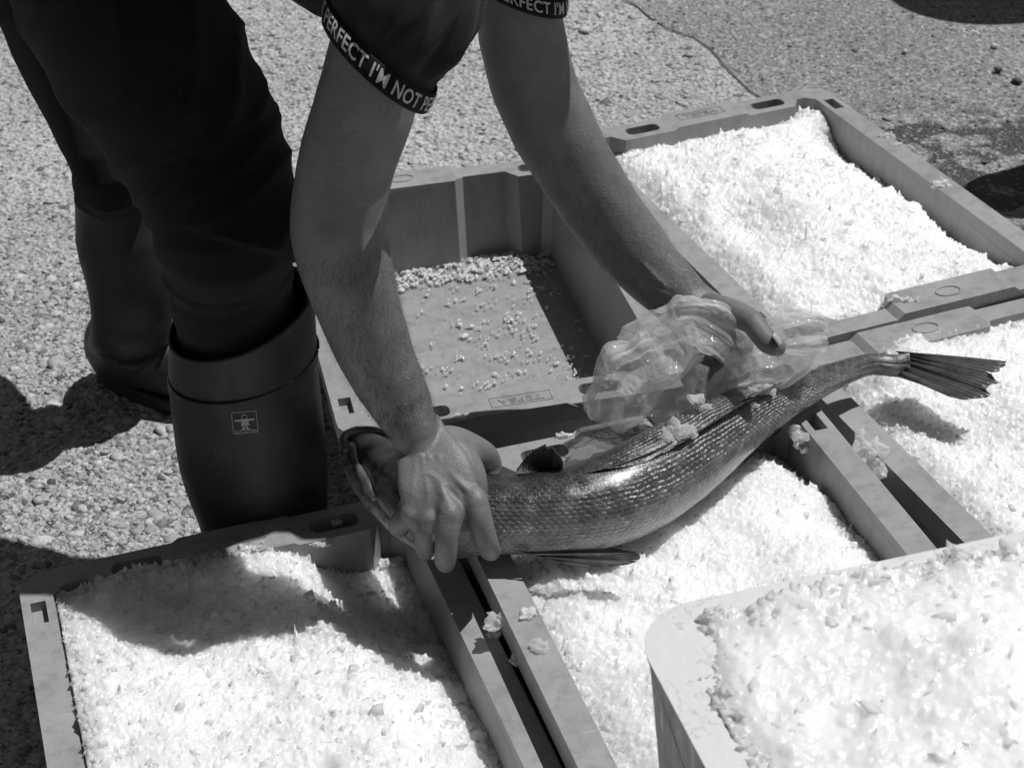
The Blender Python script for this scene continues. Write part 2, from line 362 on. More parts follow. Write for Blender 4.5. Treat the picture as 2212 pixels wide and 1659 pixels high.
# ------------------------------------------------------------------ fish crates
def rect(hx, hy, rad, n=5):
    P_ = []
    for cx_, cy_, a0 in ((hx-rad,hy-rad,0),(-hx+rad,hy-rad,90),(-hx+rad,-hy+rad,180),(hx-rad,-hy+rad,270)):
        for k in range(n+1):
            a = math.radians(a0+90*k/n); P_.append((cx_+rad*math.cos(a), cy_+rad*math.sin(a)))
    return P_
def loft2(P0, z0, P1, z1):
    n = len(P0); V = [(x,y,z0) for x,y in P0]+[(x,y,z1) for x,y in P1]
    Fc = [list(range(n))[::-1], list(range(n,2*n))]+[[k,(k+1)%n,n+(k+1)%n,n+k] for k in range(n)]
    return V, Fc
def joinVF(parts):
    V, Fc = [], []
    for v, f_ in parts: b = len(V); V += list(v); Fc += [[q+b for q in p] for p in f_]
    return V, Fc
def boxVF(x0,x1,y0,y1,z0,z1,rad=None):
    if rad:
        P_ = [(p[0]+(x0+x1)/2, p[1]+(y0+y1)/2) for p in rect((x1-x0)/2,(y1-y0)/2,rad,4)]
        return loft2(P_, z0, P_, z1)
    P_ = [(x0,y0),(x1,y0),(x1,y1),(x0,y1)]; return loft2(P_, z0, P_, z1)
def boolean(o, VF, op):
    c_ = mesh('cutter', *VF); md = o.modifiers.new('b','BOOLEAN'); md.operation = op; md.object = c_; md.solver = 'EXACT'; md.use_self = True
    bake(o); me = c_.data; bpy.data.objects.remove(c_); bpy.data.meshes.remove(me)
CH = .15
def X(t): return (t-.5)*.4
def innerpoly(dx, dy):
    """inside outline; +y end has two widened parts, -y end a wide block and a recess"""
    hx, hy, s = .173-dx, .276-dy, .007
    S_ = [(hx-.012, hy), (X(.85)+s, hy), (X(.85)-s, hy-.02), (X(.17)+s, hy-.02), (X(.17)-s, hy), (-hx+.012, hy), (-hx, hy-.012)]
    q = lambda t_: -X(t_)
    T_ = [(-hx, -hy+.012+.02), (-hx+.012, -hy+.02), (q(.79)-s, -hy+.02), (q(.79)+s, -hy), (q(.61)-s, -hy), (q(.61)+s, -hy+.02), (q(.06)-s, -hy+.02), (q(.06)+s, -hy), (hx-.004, -hy), (hx, -hy+.006)]
    return S_+T_+[(hx, hy-.012)]
sh = mesh('crate_shell', *loft2(rect(.170,.270,.02), 0, rect(.183,.283,.02), .1263), M['crate'])
boolean(sh, joinVF([loft2(rect(.2,.3,.030,6), .1247, rect(.2,.3,.030,6), CH)]), 'UNION')
def block(x0, x1, y0, y1, z0, z1, sl):
    return loft2([(x0-sl,y0),(x1+sl,y0),(x1+sl,y1),(x0-sl,y1)], z0, [(x0,y0),(x1,y0),(x1,y1),(x0,y1)], z1)
boolean(sh, joinVF([block(X(.385),X(.645),.24,.3012,.1452,.1535,.012), block(-X(.60),-X(.24),-.3012,-.24,.1442,.1565,.016)]), 'UNION')
boolean(sh, loft2(innerpoly(.012,.012), .012, innerpoly(0,0), .19), 'DIFFERENCE')
cut = [boxVF(X(.215),X(.335),.265,.2865,.131,.2,.008), boxVF(X(.695),X(.815),.265,.2865,.131,.2,.008), boxVF(-X(.945),-X(.82),-.2865,-.265,.131,.2,.008)]
for sx_ in (-1,1):
    for y_ in (.222,-.252):
        a_, b_ = sorted((sx_*.178, sx_*.192)); cut.append(boxVF(a_, b_, y_, y_+.032, .139, .2))
boolean(sh, joinVF(cut), 'DIFFERENCE')
md = sh.modifiers.new('bv','BEVEL'); md.width = .0015; md.segments = 2; md.angle_limit = math.radians(35); bake(sh)
smooth_all(sh)
sh.data.set_sharp_from_angle(angle=math.radians(50))
wn = sh.modifiers.new('w','WEIGHTED_NORMAL'); wn.keep_sharp = True; wn.weight = 100; bake(sh)
shell_me = sh.data; bpy.data.objects.remove(sh)
def textmesh(s, size, bold=0, space=1, align='CENTER', extr=0, sx=1):
    cu = bpy.data.curves.new('t','FONT'); cu.body = s; cu.size = size; cu.align_x = align; cu.align_y = 'CENTER'; cu.offset = bold; cu.extrude = extr
    cu.space_character = space; cu.resolution_u = 3
    o = link(bpy.data.objects.new('t', cu)); dg = bpy.context.evaluated_depsgraph_get(); dg.update()
    me = bpy.data.meshes.new_from_object(o.evaluated_get(dg)); bpy.data.objects.remove(o); bpy.data.curves.remove(cu)
    V = np.array([v.co[:] for v in me.vertices]); Fc = [list(p.vertices) for p in me.polygons]; bpy.data.meshes.remove(me)
    V[:,0] *= sx
    return V, Fc
LV, LF = textmesh('TEPSA', .0135, .0002, 1.1, extr=.0005, sx=1.25)
DISC = bpy.data.meshes.new('dimple')
CR_ = {
 'A': (.371, 2.021, .3627, .160, 0), 'B': (-.0495, 1.908, .2103, .128, 1), 'C': (.1933, 1.230, .2830, .173, 0),
 'D': (.585, 1.458, .3524, .150, 1), 'E': (-.1941, 1.119, .3017, .139, 0)}
LBL = {
 'A': 'grey plastic fish crate heaped with ice on the right, its whole right rim free',
 'B': 'empty grey plastic fish crate between the person\'s arms, slush on its floor',
 'C': 'grey plastic fish crate of ice in the middle, the fish lying across it',
 'D': 'grey plastic fish crate of ice under the fish tail at the right edge',
 'E': 'grey plastic fish crate of ice in the bottom left corner, beside the near boot'}
CRATE = {}
first = None
for k_, (cx_, cy_, a_, h_, flip) in CR_.items():
    rt = empty('fish_crate', (cx_, cy_, 0), a_ + (math.pi if flip else 0), label=LBL[k_], cat='crate', group='grey plastic fish crates set side by side')
    s_ = link(bpy.data.objects.new('crate_shell', shell_me)); s_.parent = rt; s_.scale = (1, 1, h_/CH)
    lt = mesh('lettering', [(p[0], p[1]+.2805, .1538*h_/CH+p[2]) for p in LV], LF, M['text'], rt)
    # outline round the letters
    fr = []
    for (x0,x1,y0,y1) in ((-.034,.034,.2890,.2897),(-.034,.034,.2713,.2720),(-.034,-.0333,.2713,.2897),(.0333,.034,.2713,.2897)):
        fr.append(boxVF(x0,x1,y0,y1,.1535*h_/CH-.001,.1535*h_/CH+.0006))
    mesh('lettering_frame', *joinVF(fr), M['text'], rt)
    # round moulding mark on the wide block of the other end
    n = 28; V = []; 
    for rr_, zz in ((.0125,.0002),(.0120,.0012),(.0112,.0012),(.0108,.0003)):
        V += [(rr_*1.3*math.cos(6.2832*i/n)+.03, rr_*.85*math.sin(6.2832*i/n)-.279, .1565*h_/CH+zz) for i in range(n)]
    Fc = [[a*n+i, a*n+(i+1)%n, (a+1)*n+(i+1)%n, (a+1)*n+i] for a in range(3) for i in range(n)]
    mesh('moulding_ring', V, Fc, M['crate'], rt)
    CRATE[k_] = (Vector((cx_, cy_, 0)), a_, h_)
def local(k, lx, ly, z=0):
    o, a, h = CRATE[k]; return Vector((o.x+math.cos(a)*lx-math.sin(a)*ly, o.y+math.sin(a)*lx+math.cos(a)*ly, z))
def tolocal(k, p):
    o, a, h = CRATE[k]; d = Vector(p)-o; return (d.x*math.cos(a)+d.y*math.sin(a), -d.x*math.sin(a)+d.y*math.cos(a))
# moulded panels of the empty crate's floor
rtB = [o for o in bpy.data.objects if o.name.startswith('fish_crate') and 'empty grey' in o.get('label','')][0]
pv, pf = loft2(rect(.0358,.0322,.003,2), 0, rect(.0350,.0314,.003,2), .0005)
pme = mesh('floor_panel', pv, pf, M['crate'], rtB); pme.location = (-.111,-.2,.0118*.128/.15-.0002); 
for i in range(4):
    for j in range(7):
        if i == 0 and j == 0: continue
        q = pme.copy(); C.objects.link(q); q.location = (-.111+.074*i, -.2+.0665*j, pme.location.z)

# ------------------------------------------------------------------ ice
def gauss(x, y, cx, cy, sx, sy): return np.exp(-((x-cx)/sx)**2-((y-cy)/sy)**2)
def ss(a, b, x): t_ = np.clip((x-a)/(b-a), 0, 1); return t_*t_*(3-2*t_)
def clump(p, seed):
    d_, s_, v_, o_ = worley(np.c_[p[:,0]/.034+fbm(p*30,2,seed)*.5, p[:,1]/.034+fbm(p*30,2,seed+4)*.5], seed+31)
    return (1-ss(.15,.75,d_))*v_**2*.0062
def rough(x, y, seed, amp=1.):
    p = np.c_[x, y, 0*x+seed]
    d1, s1, v1, o1 = worley(np.c_[x/.0105+fbm(p*70,2,seed)*.35, y/.0105+fbm(p*70,2,seed+5)*.35], seed)
    th = v1*6.28*7; tilt = (np.cos(th)*o1[:,0]+np.sin(th)*o1[:,1])
    d2, s2, v2, o2 = worley(np.c_[x/.0042, y/.0042], seed+9)
    th2 = v2*43; t2 = np.cos(th2)*o2[:,0]+np.sin(th2)*o2[:,1]
    return amp*(fbm(p*11, 3, seed)*.0065 + clump(p, seed) + tilt*.0016 + v1*.0011 + t2*.0011 + v2*.0007 + fbm(p*60,3,seed+3)*.0017)
def lvl_A(x, y):
    x = x + .018*vnoise(np.c_[y*16, y*0, y*0+3], 4)*ss(0,.1,x); h = .140 + .034*gauss(x,y,-.03,-.02,.16,.24) - .048*ss(.085,.165,x)*(1-.7*ss(-.12,-.24,y))*(1-.75*ss(.17,.24,y)) - .016*ss(.2,.262,y)*(1-ss(.07,.13,x)) - .020*gauss(x,y,-.09,-.05,.04,.05)
    return .006 + h + .012*gauss(x,y,.145,.235,.03,.03) - .02*ss(-.13,-.17,x) - .012*ss(-.2,-.26,y)
def lvl_C(x, y):
    x = x + .020*vnoise(np.c_[y*20, y*0, y*0+3], 5)*ss(0,.1,x)
    return .163 - .036*ss(.10,.172,x)*ss(-.29,-.1,y) - .010*ss(-.13,-.172,x) + .012*gauss(x,y,.03,-.08,.12,.1) - .02*ss(.1,.24,y) + .006*gauss(x,y,-.1,-.1,.06,.2)
def lvl_D(x, y):
    return .146 + .012*gauss(x,y,.02,.02,.12,.1) - .05*gauss(x,y,-.18,.26,.055,.07) - .012*ss(-.14,-.172,x) - .016*gauss(x,y,-.07,.13,.07,.04) + .004*ss(.18,.25,y)
def lvl_E(x, y):
    x = x + .018*vnoise(np.c_[y*18, y*0, y*0+3], 6)*ss(0,.1,x)
    return .135 + .010*gauss(x,y,-.11,.10,.05,.16) - .020*gauss(x,y,.0,.17,.09,.055) + .012*gauss(x,y,-.02,.255,.06,.03) - .050*ss(.06,.165,x+.25*np.maximum(y-.13,0)) + .012*gauss(x,y,.02,0,.1,.09) - .05*gauss(x,y,.018,-.055,.006,.013) - .05*gauss(x,y,.026,-.10,.008,.012)
def stamp(Z, x0, y0, dx, dy, n, seed, size):
    """lay n tilted angular splinters of ice into a height grid"""
    r = np.random.default_rng(seed+200); ny, nx = Z.shape; out = Z.copy()
    cx_ = r.uniform(0, nx-1, n); cy_ = r.uniform(0, ny-1, n)
    a_ = r.lognormal(math.log(size), .45, n).clip(.0012, .0085); b_ = a_*r.uniform(.35, .9, n); yaw = r.uniform(0, 6.283, n)
    gx, gy = r.normal(size=n)*.6, r.normal(size=n)*.6; ph = r.uniform(0, 6.283, n); k = r.integers(3, 6, n)
    bz = Z[cy_.astype(int), cx_.astype(int)] + r.uniform(-.0008, .0014, n)*(a_/.003).clip(.5, 1.6)
    R_ = int(.009/dx)+1; ix, iy = np.round(cx_).astype(int), np.round(cy_).astype(int)
    for ox in range(-R_, R_+1):
        for oy in range(-R_, R_+1):
            m_ = (a_ > .75*math.hypot(max(abs(ox)-1,0)*dx, max(abs(oy)-1,0)*dy))
            q = np.nonzero(m_)[0]
            if not len(q): continue
            jx, jy = ix[q]+ox, iy[q]+oy; ok = (jx >= 0)&(jx < nx)&(jy >= 0)&(jy < ny); q, jx, jy = q[ok], jx[ok], jy[ok]
            ux, uy = (jx-cx_[q])*dx, (jy-cy_[q])*dy
            lx = ux*np.cos(yaw[q])+uy*np.sin(yaw[q]); ly = (-ux*np.sin(yaw[q])+uy*np.cos(yaw[q]))*a_[q]/b_[q]
            rad = np.hypot(lx, ly); an = np.arctan2(ly, lx)+ph[q]; sec = 6.283/k[q]
            lim = a_[q]*np.cos(sec/2)/np.cos((an % sec)-sec/2)
            ins = rad < lim; q, jx, jy, ux, uy = q[ins], jx[ins], jy[ins], ux[ins], uy[ins]
            np.maximum.at(out, (jy, jx), bz[q]+gx[q]*ux+gy[q]*uy)
    return out
def ice_mesh(name, org, a, x0, x1, y0, y1, lvl, seed, n_fl, nst=22000, st_size=.0025, res=.0013, skirt=.03, edge=None, fl_size=.0023):
    nx = int((x1-x0)/res); ny = int((y1-y0)/res)
    gx, gy = np.meshgrid(np.linspace(x0,x1,nx), np.linspace(y0,y1,ny)); x = gx.ravel(); y = gy.ravel()
    z = lvl(x, y) + rough(x, y, seed)
    z = stamp(z.reshape(ny, nx), x0, y0, (x1-x0)/(nx-1), (y1-y0)/(ny-1), nst, seed, st_size).ravel()
    jx = x + RNG.normal(size=len(x))*.00022; jy = y + RNG.normal(size=len(x))*.00022
    ca, sa = math.cos(a), math.sin(a)
    Vt = np.c_[org.x+ca*jx-sa*jy, org.y+sa*jx+ca*jy, z]
    i = np.arange(nx*ny).reshape(ny, nx)
    Fq = np.stack([i[:-1,:-1], i[:-1,1:], i[1:,1:], i[1:,:-1]], -1).reshape(-1,4)
    # closed underside
    per = np.concatenate([i[0,:], i[1:,-1], i[-1,-2::-1], i[-2:0:-1,0]])
    bot = Vt[per].copy(); bot[:,2] = max(.014, Vt[:,2].min()-skirt); b0 = len(Vt); m_ = len(per); k = np.arange(m_)
    Fs = np.stack([per, b0+k, b0+(k+1)%m_, per[(k+1)%m_]], -1)
    o = mesh(name, np.r_[Vt, bot], np.r_[Fq, Fs], M['ice'])
    # loose flakes bristling out of the surface
    r = np.random.default_rng(seed+50)
    fx = r.uniform(x0+.003, x1-.003, n_fl); fy = r.uniform(y0+.003, y1-.003, n_fl)
    ex = int(n_fl*.5); side = r.integers(0,4,ex); q = r.uniform(0,.012,ex)
    fx[:ex] = np.where(side==0, x0+q, np.where(side==1, x1-q, fx[:ex])); fy[:ex] = np.where(side==2, y0+q, np.where(side==3, y1-q, fy[:ex]))
    if edge is not None:
        for (ux, uy, sg, cnt) in edge:
            s0 = n_fl-cnt; fx[s0:] = r.normal(ux, sg, cnt).clip(x0, x1); fy[s0:] = r.normal(uy, sg, cnt).clip(y0, y1); n_fl -= cnt
        n_fl = len(fx)
    fz = lvl(fx, fy) + rough(fx, fy, seed)
    sz = r.lognormal(math.log(fl_size), .38, n_fl).clip(.0010, .0065)
    pos = np.c_[org.x+ca*fx-sa*fy, org.y+sa*fx+ca*fy, fz + sz*r.uniform(-.2,.5,n_fl)]
    fl = rocks('loose_flakes', pos, sz, .24, M['flake'], jit=.55, tilt=.9, seed=seed+1); fl['kind'] = 'stuff'
    return o, fl
def put_ice(k, lvl, seed, n, label, edge=None, rx=.168, ry=.2655, fl_size=.0023):
    o, a, h = CRATE[k]
    b, f_ = ice_mesh('crushed_ice', o, a, -rx, rx, -ry, ry, lvl, seed, n, edge=edge, fl_size=fl_size)
    tag(b, label, 'crushed ice', 'ice filling the crates', 'stuff'); f_.parent = b
    return b
put_ice('A', lvl_A, 21, 1500, 'heap of sunlit crushed ice in the rear right crate', rx=.166, ry=.262)
put_ice('C', lvl_C, 22, 1800, 'bright crushed ice in the middle crate under the fish', edge=[(-.12,.17,.03,800)])
put_ice('D', lvl_D, 23, 1200, 'crushed ice under the fish tail in the right-hand crate', rx=.166)
put_ice('E', lvl_E, 24, 2600, 'crushed ice in the front left crate, half in shade', fl_size=.0025)

# ------------------------------------------------------------------ insulated tub, front right
TA = .262; TZ = .462
c0 = A(1366, 1334, TZ)      # far left corner of the rim
tu = Vector((math.cos(TA), math.sin(TA), 0)); tv = Vector((-math.sin(TA), math.cos(TA), 0))
TW, TL = 1.10, .80
tc = Vector((c0.x, c0.y, 0)) + tu*(TW/2-.004) - tv*(TL/2-.004)
tub = empty('insulated_tub', tc, TA, label='stained white insulated tub brim-full of ice at the lower right', cat='tub')
wl = mesh('tub_wall', *loft2(rect(TW/2-.03,TL/2-.03,.05,8), .0, rect(TW/2,TL/2,.045,10), TZ), M['tub'], tub)
boolean(wl, loft2(rect(TW/2-.07,TL/2-.06,.03,8), .06, rect(TW/2-.023,TL/2-.018,.03,8), TZ+.05), 'DIFFERENCE')
md = wl.modifiers.new('bv','BEVEL'); md.width = .006; md.segments = 4; md.angle_limit = math.radians(35); bake(wl); smooth_all(wl)
wl.data.set_sharp_from_angle(angle=math.radians(60))
wn = wl.modifiers.new('w','WEIGHTED_NORMAL'); wn.keep_sharp = True; wn.weight = 100; bake(wl)
def lvl_T(x, y):
    return TZ + .002 + .016*gauss(x,y,-.33,.2,.15,.12) - .022*gauss(x,y,-.16,.12,.1,.13) - .012*ss(.345,.37,y)*0 - .008*ss(-.50,-.52,x) + .008*gauss(x,y,-.1,.3,.2,.05)
b, f_ = ice_mesh('crushed_ice', tc, TA, -TW/2+.024, TW/2-.3, -TL/2+.25, TL/2-.019, lvl_T, 25, 2200, nst=20000, st_size=.0029, res=.0017, skirt=.1, fl_size=.0025)
tag(b, 'crushed ice heaped to the rim of the big insulated tub', 'crushed ice', 'ice filling the crates', 'stuff'); f_.parent = b

#--PART2--
# ------------------------------------------------------------------ organic shapes
def crom(P_, n):
    """Catmull-Rom through rows of P_ (any number of columns)"""
    P_ = np.asarray(P_, float); Q = np.vstack([2*P_[0]-P_[1], P_, 2*P_[-1]-P_[-2]]); out = []
    for i in range(1, len(Q)-2):
        for k in range(n):
            t_ = k/n; a, b, c_, d_ = Q[i-1], Q[i], Q[i+1], Q[i+2]
            out.append(.5*((2*b)+(-a+c_)*t_+(2*a-5*b+4*c_-d_)*t_**2+(-a+3*b-3*c_+d_)*t_**3))
    out.append(Q[-2]); return np.array(out)
def frames(cen, ref):
    T = np.gradient(cen, axis=0); T /= np.linalg.norm(T, axis=1)[:,None]
    ref = np.broadcast_to(np.asarray(ref, float), cen.shape)
    B = ref-(ref*T).sum(1)[:,None]*T; B /= np.linalg.norm(B, axis=1)[:,None]; return T, B, np.cross(T, B)
def tubeVF(cen, rb, rn, ref, seg=40, disp=None, caps=True, shape=None):
    """rings round a path; rb / rn are the half-sizes along ref and across it"""
    cen = np.asarray(cen, float); n = len(cen); T, B, N = frames(cen, ref)
    th = np.arange(seg)*2*np.pi/seg
    rb = np.broadcast_to(rb, n); rn = np.broadcast_to(rn, n)
    cb = np.cos(th)[None]*rb[:,None]; sn_ = np.sin(th)[None]*rn[:,None]
    if shape is not None: cb, sn_ = shape(cb, sn_, th, n)
    V = cen[:,None]+cb[...,None]*B[:,None]+sn_[...,None]*N[:,None]
    if disp is not None:
        D = V-cen[:,None]; D /= np.linalg.norm(D, axis=2, keepdims=True)+1e-9
        V = V + D*disp(np.linspace(0,1,n)[:,None]+0*th[None], th[None]+0*cb, V)[...,None]
    V = V.reshape(-1,3); Fc = []
    for i in range(n-1):
        for k in range(seg): Fc.append([i*seg+k, i*seg+(k+1)%seg, (i+1)*seg+(k+1)%seg, (i+1)*seg+k])
    if caps: Fc += [list(range(seg))[::-1], list(range((n-1)*seg, n*seg))]
    return V.tolist(), Fc
def boxy(cb, sn_, th, n):
    k = 1/(np.cos(th)**4+np.sin(th)**4)**.25; return cb*k, sn_*k
def limb(pts, n=6, seg=28, ref=(0,-1,.3), flat=1., disp=None, round_end=(0,1), shape=None):
    """pts: (x, y, z, radius) rows in world space, joined by a smooth tapering tube with rounded ends"""
    Q = crom(pts, n); c_ = Q[:,:3]; r_ = Q[:,3]
    for e in (0, -1):
        if round_end[0 if e == 0 else 1]:
            d_ = c_[e]-c_[1 if e == 0 else -2]; d_ /= np.linalg.norm(d_); ex = [(.5,.87),(.8,.6),(.96,.26)]
            cc = np.array([c_[e]+d_*r_[e]*a for a, b in ex]); rr_ = np.array([r_[e]*b for a, b in ex])
            if e == 0: c_ = np.vstack([cc[::-1], c_]); r_ = np.concatenate([rr_[::-1], r_])
            else: c_ = np.vstack([c_, cc]); r_ = np.concatenate([r_, rr_])
    return tubeVF(c_, r_*flat, r_, ref, seg, disp, shape=shape)
def ell(c_, ax, rad, seg=20, rings=12):
    """ellipsoid with its long axis along ax; rad = (long, wide, thick), thickness towards the third direction"""
    ax = Vector(ax[0]).normalized(), Vector(ax[1]); x_ = ax[0]; z_ = (ax[1]-x_*ax[1].dot(x_)).normalized(); y_ = z_.cross(x_)
    V, Fc = [], []
    for i in range(rings+1):
        p = math.pi*i/rings
        for k in range(seg):
            q = 2*math.pi*k/seg
            V.append(tuple(Vector(c_)+x_*rad[0]*math.cos(p)+y_*rad[1]*math.sin(p)*math.cos(q)+z_*rad[2]*math.sin(p)*math.sin(q)))
    for i in range(rings):
        for k in range(seg): Fc.append([i*seg+k, i*seg+(k+1)%seg, (i+1)*seg+(k+1)%seg, (i+1)*seg+k])
    return V, Fc
def fuse(name, parts, mat, vox, sm=4, parent=None, fac=.5, dec=1):
    o = mesh(name, *joinVF(parts), mat)
    rm = o.modifiers.new('r','REMESH'); rm.mode = 'VOXEL'; rm.voxel_size = vox
    if sm: q = o.modifiers.new('s','SMOOTH'); q.factor = fac; q.iterations = sm
    if dec < 1: q = o.modifiers.new('d','DECIMATE'); q.ratio = dec
    bake(o); smooth_all(o)
    if parent: child(o, parent)
    return o
def W(x, y, z, rpx): p = A(x, y, z); return (p.x, p.y, p.z, rpx/ppm(p))
def WY(x, y, Y, rpx): p = AY(x, y, Y); return (p.x, p.y, p.z, rpx/ppm(p))
def V3(x, y, z): return A(x, y, z)

# ------------------------------------------------------------------ the person
person = empty('person', (-.33, 1.68, 0), label='person in black trousers and rubber boots bending to grip a large fish', cat='person')
body = []
# right (nearer) arm
ra = [WY(880,-130,1.40,112), WY(815,130,1.385,110), WY(782,250,1.38,109), WY(750,350,1.375,105), WY(734,440,1.37,104), WY(733,510,1.365,104), WY(748,580,1.36,101),
      WY(772,660,1.355,91), WY(800,735,1.35,84), WY(832,810,1.343,76), WY(864,872,1.337,69), W(887,915,.309,58), W(903,950,.295,53), W(917,985,.283,46), W(930,1015,.270,38)]
def musc(u, th, V): 
    return .0012*fbm(V.reshape(-1,3)*28, 3, 3).reshape(th.shape)
body.append(limb(ra, 5, 40, disp=musc))
body.append(limb([WY(676,470,1.39,46), WY(662,500,1.385,34)], 3, 18))                       # elbow point
# palm: wrist -> knuckles, broad and flat
wr = V3(905,945,.300); kn = V3(962,1098,.262)
def hp(x, y, z): return A(x, y, z)
def strut(pts, **k): return limb(pts, 5, 20, **k)
hb = []
hb.append(limb([W(896,920,.300,56), W(915,965,.292,64), W(938,1020,.281,82), W(950,1070,.267,84), W(956,1112,.252,82), W(958,1134,.240,70)], 5, 44, ref=tuple(-ray(950,1040)), flat=.34, round_end=(0,0), shape=boxy))
hb.append(limb([W(893,925,.300,50), W(913,962,.290,58), W(932,1005,.279,70), W(945,1050,.264,74)], 5, 36, ref=tuple(-ray(950,1040)), flat=.50, shape=boxy))
for kx, ky, kz, r0, r1 in ((886,1104,.247,20,24), (924,1116,.253,22,27), (974,1114,.259,23,29), (1024,1084,.264,24,29)):
    hb.append(strut([W(905+(kx-905)*.4, 1000, .284, r0), W(905+(kx-905)*.75, 1050+(ky-1100)*.5, .271, r0+2), W(kx, ky, kz, r1)]))
hb.append(strut([W(888,1108,.250,27), W(869,1124,.242,25), W(861,1137,.228,22), W(866,1143,.214,18)]))
hb.append(strut([W(924,1122,.252,27), W(920,1152,.240,24), W(918,1180,.220,22.5), W(920,1192,.201,19)]))
hb.append(strut([W(972,1120,.258,29), W(966,1162,.244,25.5), W(962,1205,.220,24.5), W(963,1217,.196,21)]))
hb.append(strut([W(1024,1084,.265,31), W(1037,1124,.252,28), W(1049,1166,.230,26), W(1060,1190,.204,23)]))
for q in ((897,1112,.244), (945,1126,.244), (994,1112,.250)): hb.append(ell(A(*q), ((1,.2,0),-ray(950,1050)), (.012,.014,.010)))
hb.append(strut([W(930,962,.288,42), W(975,965,.276,46), W(1015,976,.266,41), W(1042,984,.256,33), W(1054,994,.242,28)]))
hb.append(strut([W(1042,984,.256,31), W(1056,998,.243,27), W(1064,1006,.228,21)]))
hb.append(ell(A(1000,1022,.262), (ray(1000,1060)-ray(960,960), -ray(1000,1000)), (.034,.020,.018)))
body += hb
# left (farther) arm
la = [WY(1085,-170,1.62,100), WY(1116,-10,1.62,96), WY(1130,90,1.62,93), WY(1155,190,1.62,92), WY(1190,270,1.62,92), WY(1235,350,1.62,86), WY(1282,425,1.62,83), WY(1335,500,1.615,80),
      WY(1390,565,1.61,75), WY(1440,618,1.60,68), WY(1478,655,1.59,62), WY(1510,680,1.58,60)]
body.append(limb(la, 5, 40, disp=musc))

# left hand: back of the hand, thumb along the top, fingers curling under the bag
body.append(limb([WY(1490,662,1.59,60), WY(1530,684,1.565,62), WY(1565,708,1.545,60), WY(1590,732,1.53,46)], 5, 30, ref=(.2,-.6,.8), flat=.66))
body.append(strut([WY(1530,664,1.55,34), WY(1580,676,1.52,31), WY(1622,694,1.495,27), WY(1640,716,1.48,25.5), WY(1660,740,1.465,25), WY(1678,750,1.455,21)]))
for i, (x, y) in enumerate(((1590,745),(1565,757),(1540,765),(1515,767))):
    body.append(strut([WY(x-25,y-40,1.545,27), WY(x,y,1.52,26), WY(x-8,y+34,1.535,23), WY(x-26,y+50,1.555,20)]))
# upper body, neck and head (above the frame)
hipc = Vector((-.50,1.70,.82)); chest = Vector((-.08,1.57,.84)); neck = Vector((.04,1.585,.85)); head = Vector((.14,1.61,.88))
body.append(limb([(*hipc,.12), (-.3,1.62,.84,.115), (*chest,.11), (-.01,1.575,.85,.08), (*neck,.055), (.10,1.60,.865,.055)], 5, 32))
sR = AY(880,-130,1.40); sL = AY(1085,-170,1.62)
body.append(limb([tuple(sR)+(.055,), (*chest,.09), tuple(sL)+(.05,)], 5, 24))
hd = (head-neck).normalized(); face = Vector((.35,-.1,-.93)).normalized()
body.append(ell(head, (hd, face), (.108,.074,.095))); body.append(ell(head+face*.05-hd*.03, (hd, face), (.065,.055,.055)))
body.append(ell(head+face*.105-hd*.012, (hd, face), (.024,.013,.018)))                                   # nose
for s_ in (-1, 1):
    sd_ = hd.cross(face)*s_; body.append(ell(head+sd_*.076-hd*.01, (hd, sd_), (.030,.018,.010)))             # ears
    body.append(ell(head+sd_*.03+face*.092+hd*.02, (sd_, face), (.016,.010,.006)))
body.append(ell(head+face*.098-hd*.052, (hd.cross(face), face), (.024,.006,.008)))                        # lips
tmp = fuse('tmp', body, None, .0026, 2)
tb = BVHTree.FromPolygons([v.co[:] for v in tmp.data.vertices], [p.vertices[:] for p in tmp.data.polygons]); bpy.data.objects.remove(tmp)
def onskin(x, y, dz=0):
    d_ = ray(x, y); h_ = tb.ray_cast(O, d_, 5)[0]; return (h_ if h_ else A(x, y, .28)) + d_*dz
def vein(pts, r_):
    body.append(limb([tuple(onskin(x, y, r_*.45))+(r_*q,) for (x, y), q in zip(pts, [.5]+[1]*(len(pts)-2)+[.4])], 5, 10))
for kx, ky, rr_ in ((886,1102,.0085), (925,1112,.0090), (973,1107,.0105), (1026,1078,.0105)):      # knuckles
    body.append(ell(onskin(kx, ky, rr_*.80), ((kx-920)*.004*Vector((1,0,0))+Vector((0,-1,-.5)), -ray(kx,ky)), (rr_*1.35, rr_, rr_)))
def tendon(pts, r_): body.append(limb([tuple(onskin(x, y, r_*.66))+(r_,) for x, y in pts], 5, 12))
tendon([(912,985),(922,1050),(925,1104)], .0034); tendon([(925,985),(950,1045),(972,1100)], .0038); tendon([(945,985),(985,1035),(1022,1070)], .0036); tendon([(900,990),(893,1050),(888,1096)], .003)
vein([(905,1020),(928,1024),(950,1040),(982,1056),(1000,1085),(1006,1100)], .0019)
vein([(950,1040),(946,1066),(938,1092)], .0014); vein([(880,1060),(900,1072),(912,1095)], .0013)
vein([(962,1072),(972,1092),(978,1116)], .0020); vein([(1010,1040),(1020,1058),(1026,1076)], .0016)
vein([(1300,500),(1345,560),(1392,604),(1440,636),(1480,650)], .0028); vein([(1380,560),(1425,608),(1470,640)], .0030)
vein([(1240,420),(1290,480),(1330,530)], .0022)
for kx, ky, wd in ((974,1096,22),(976,1103,24),(972,1110,24),(1030,1064,20),(1034,1071,20),(1052,1172,14),(1056,1180,14)):   # skin creases over the joints
    vein([(kx-wd*.6, ky+3), (kx, ky), (kx+wd*.6, ky-2)], .0008)
bod = fuse('body', body, M['skin'], .0017, 5, person, dec=.32)
hr = fuse('head_hair', [ell(head-face*.03+hd*.02, (hd, face), (.105,.083,.088))], M['hair'], .006, 2, person)

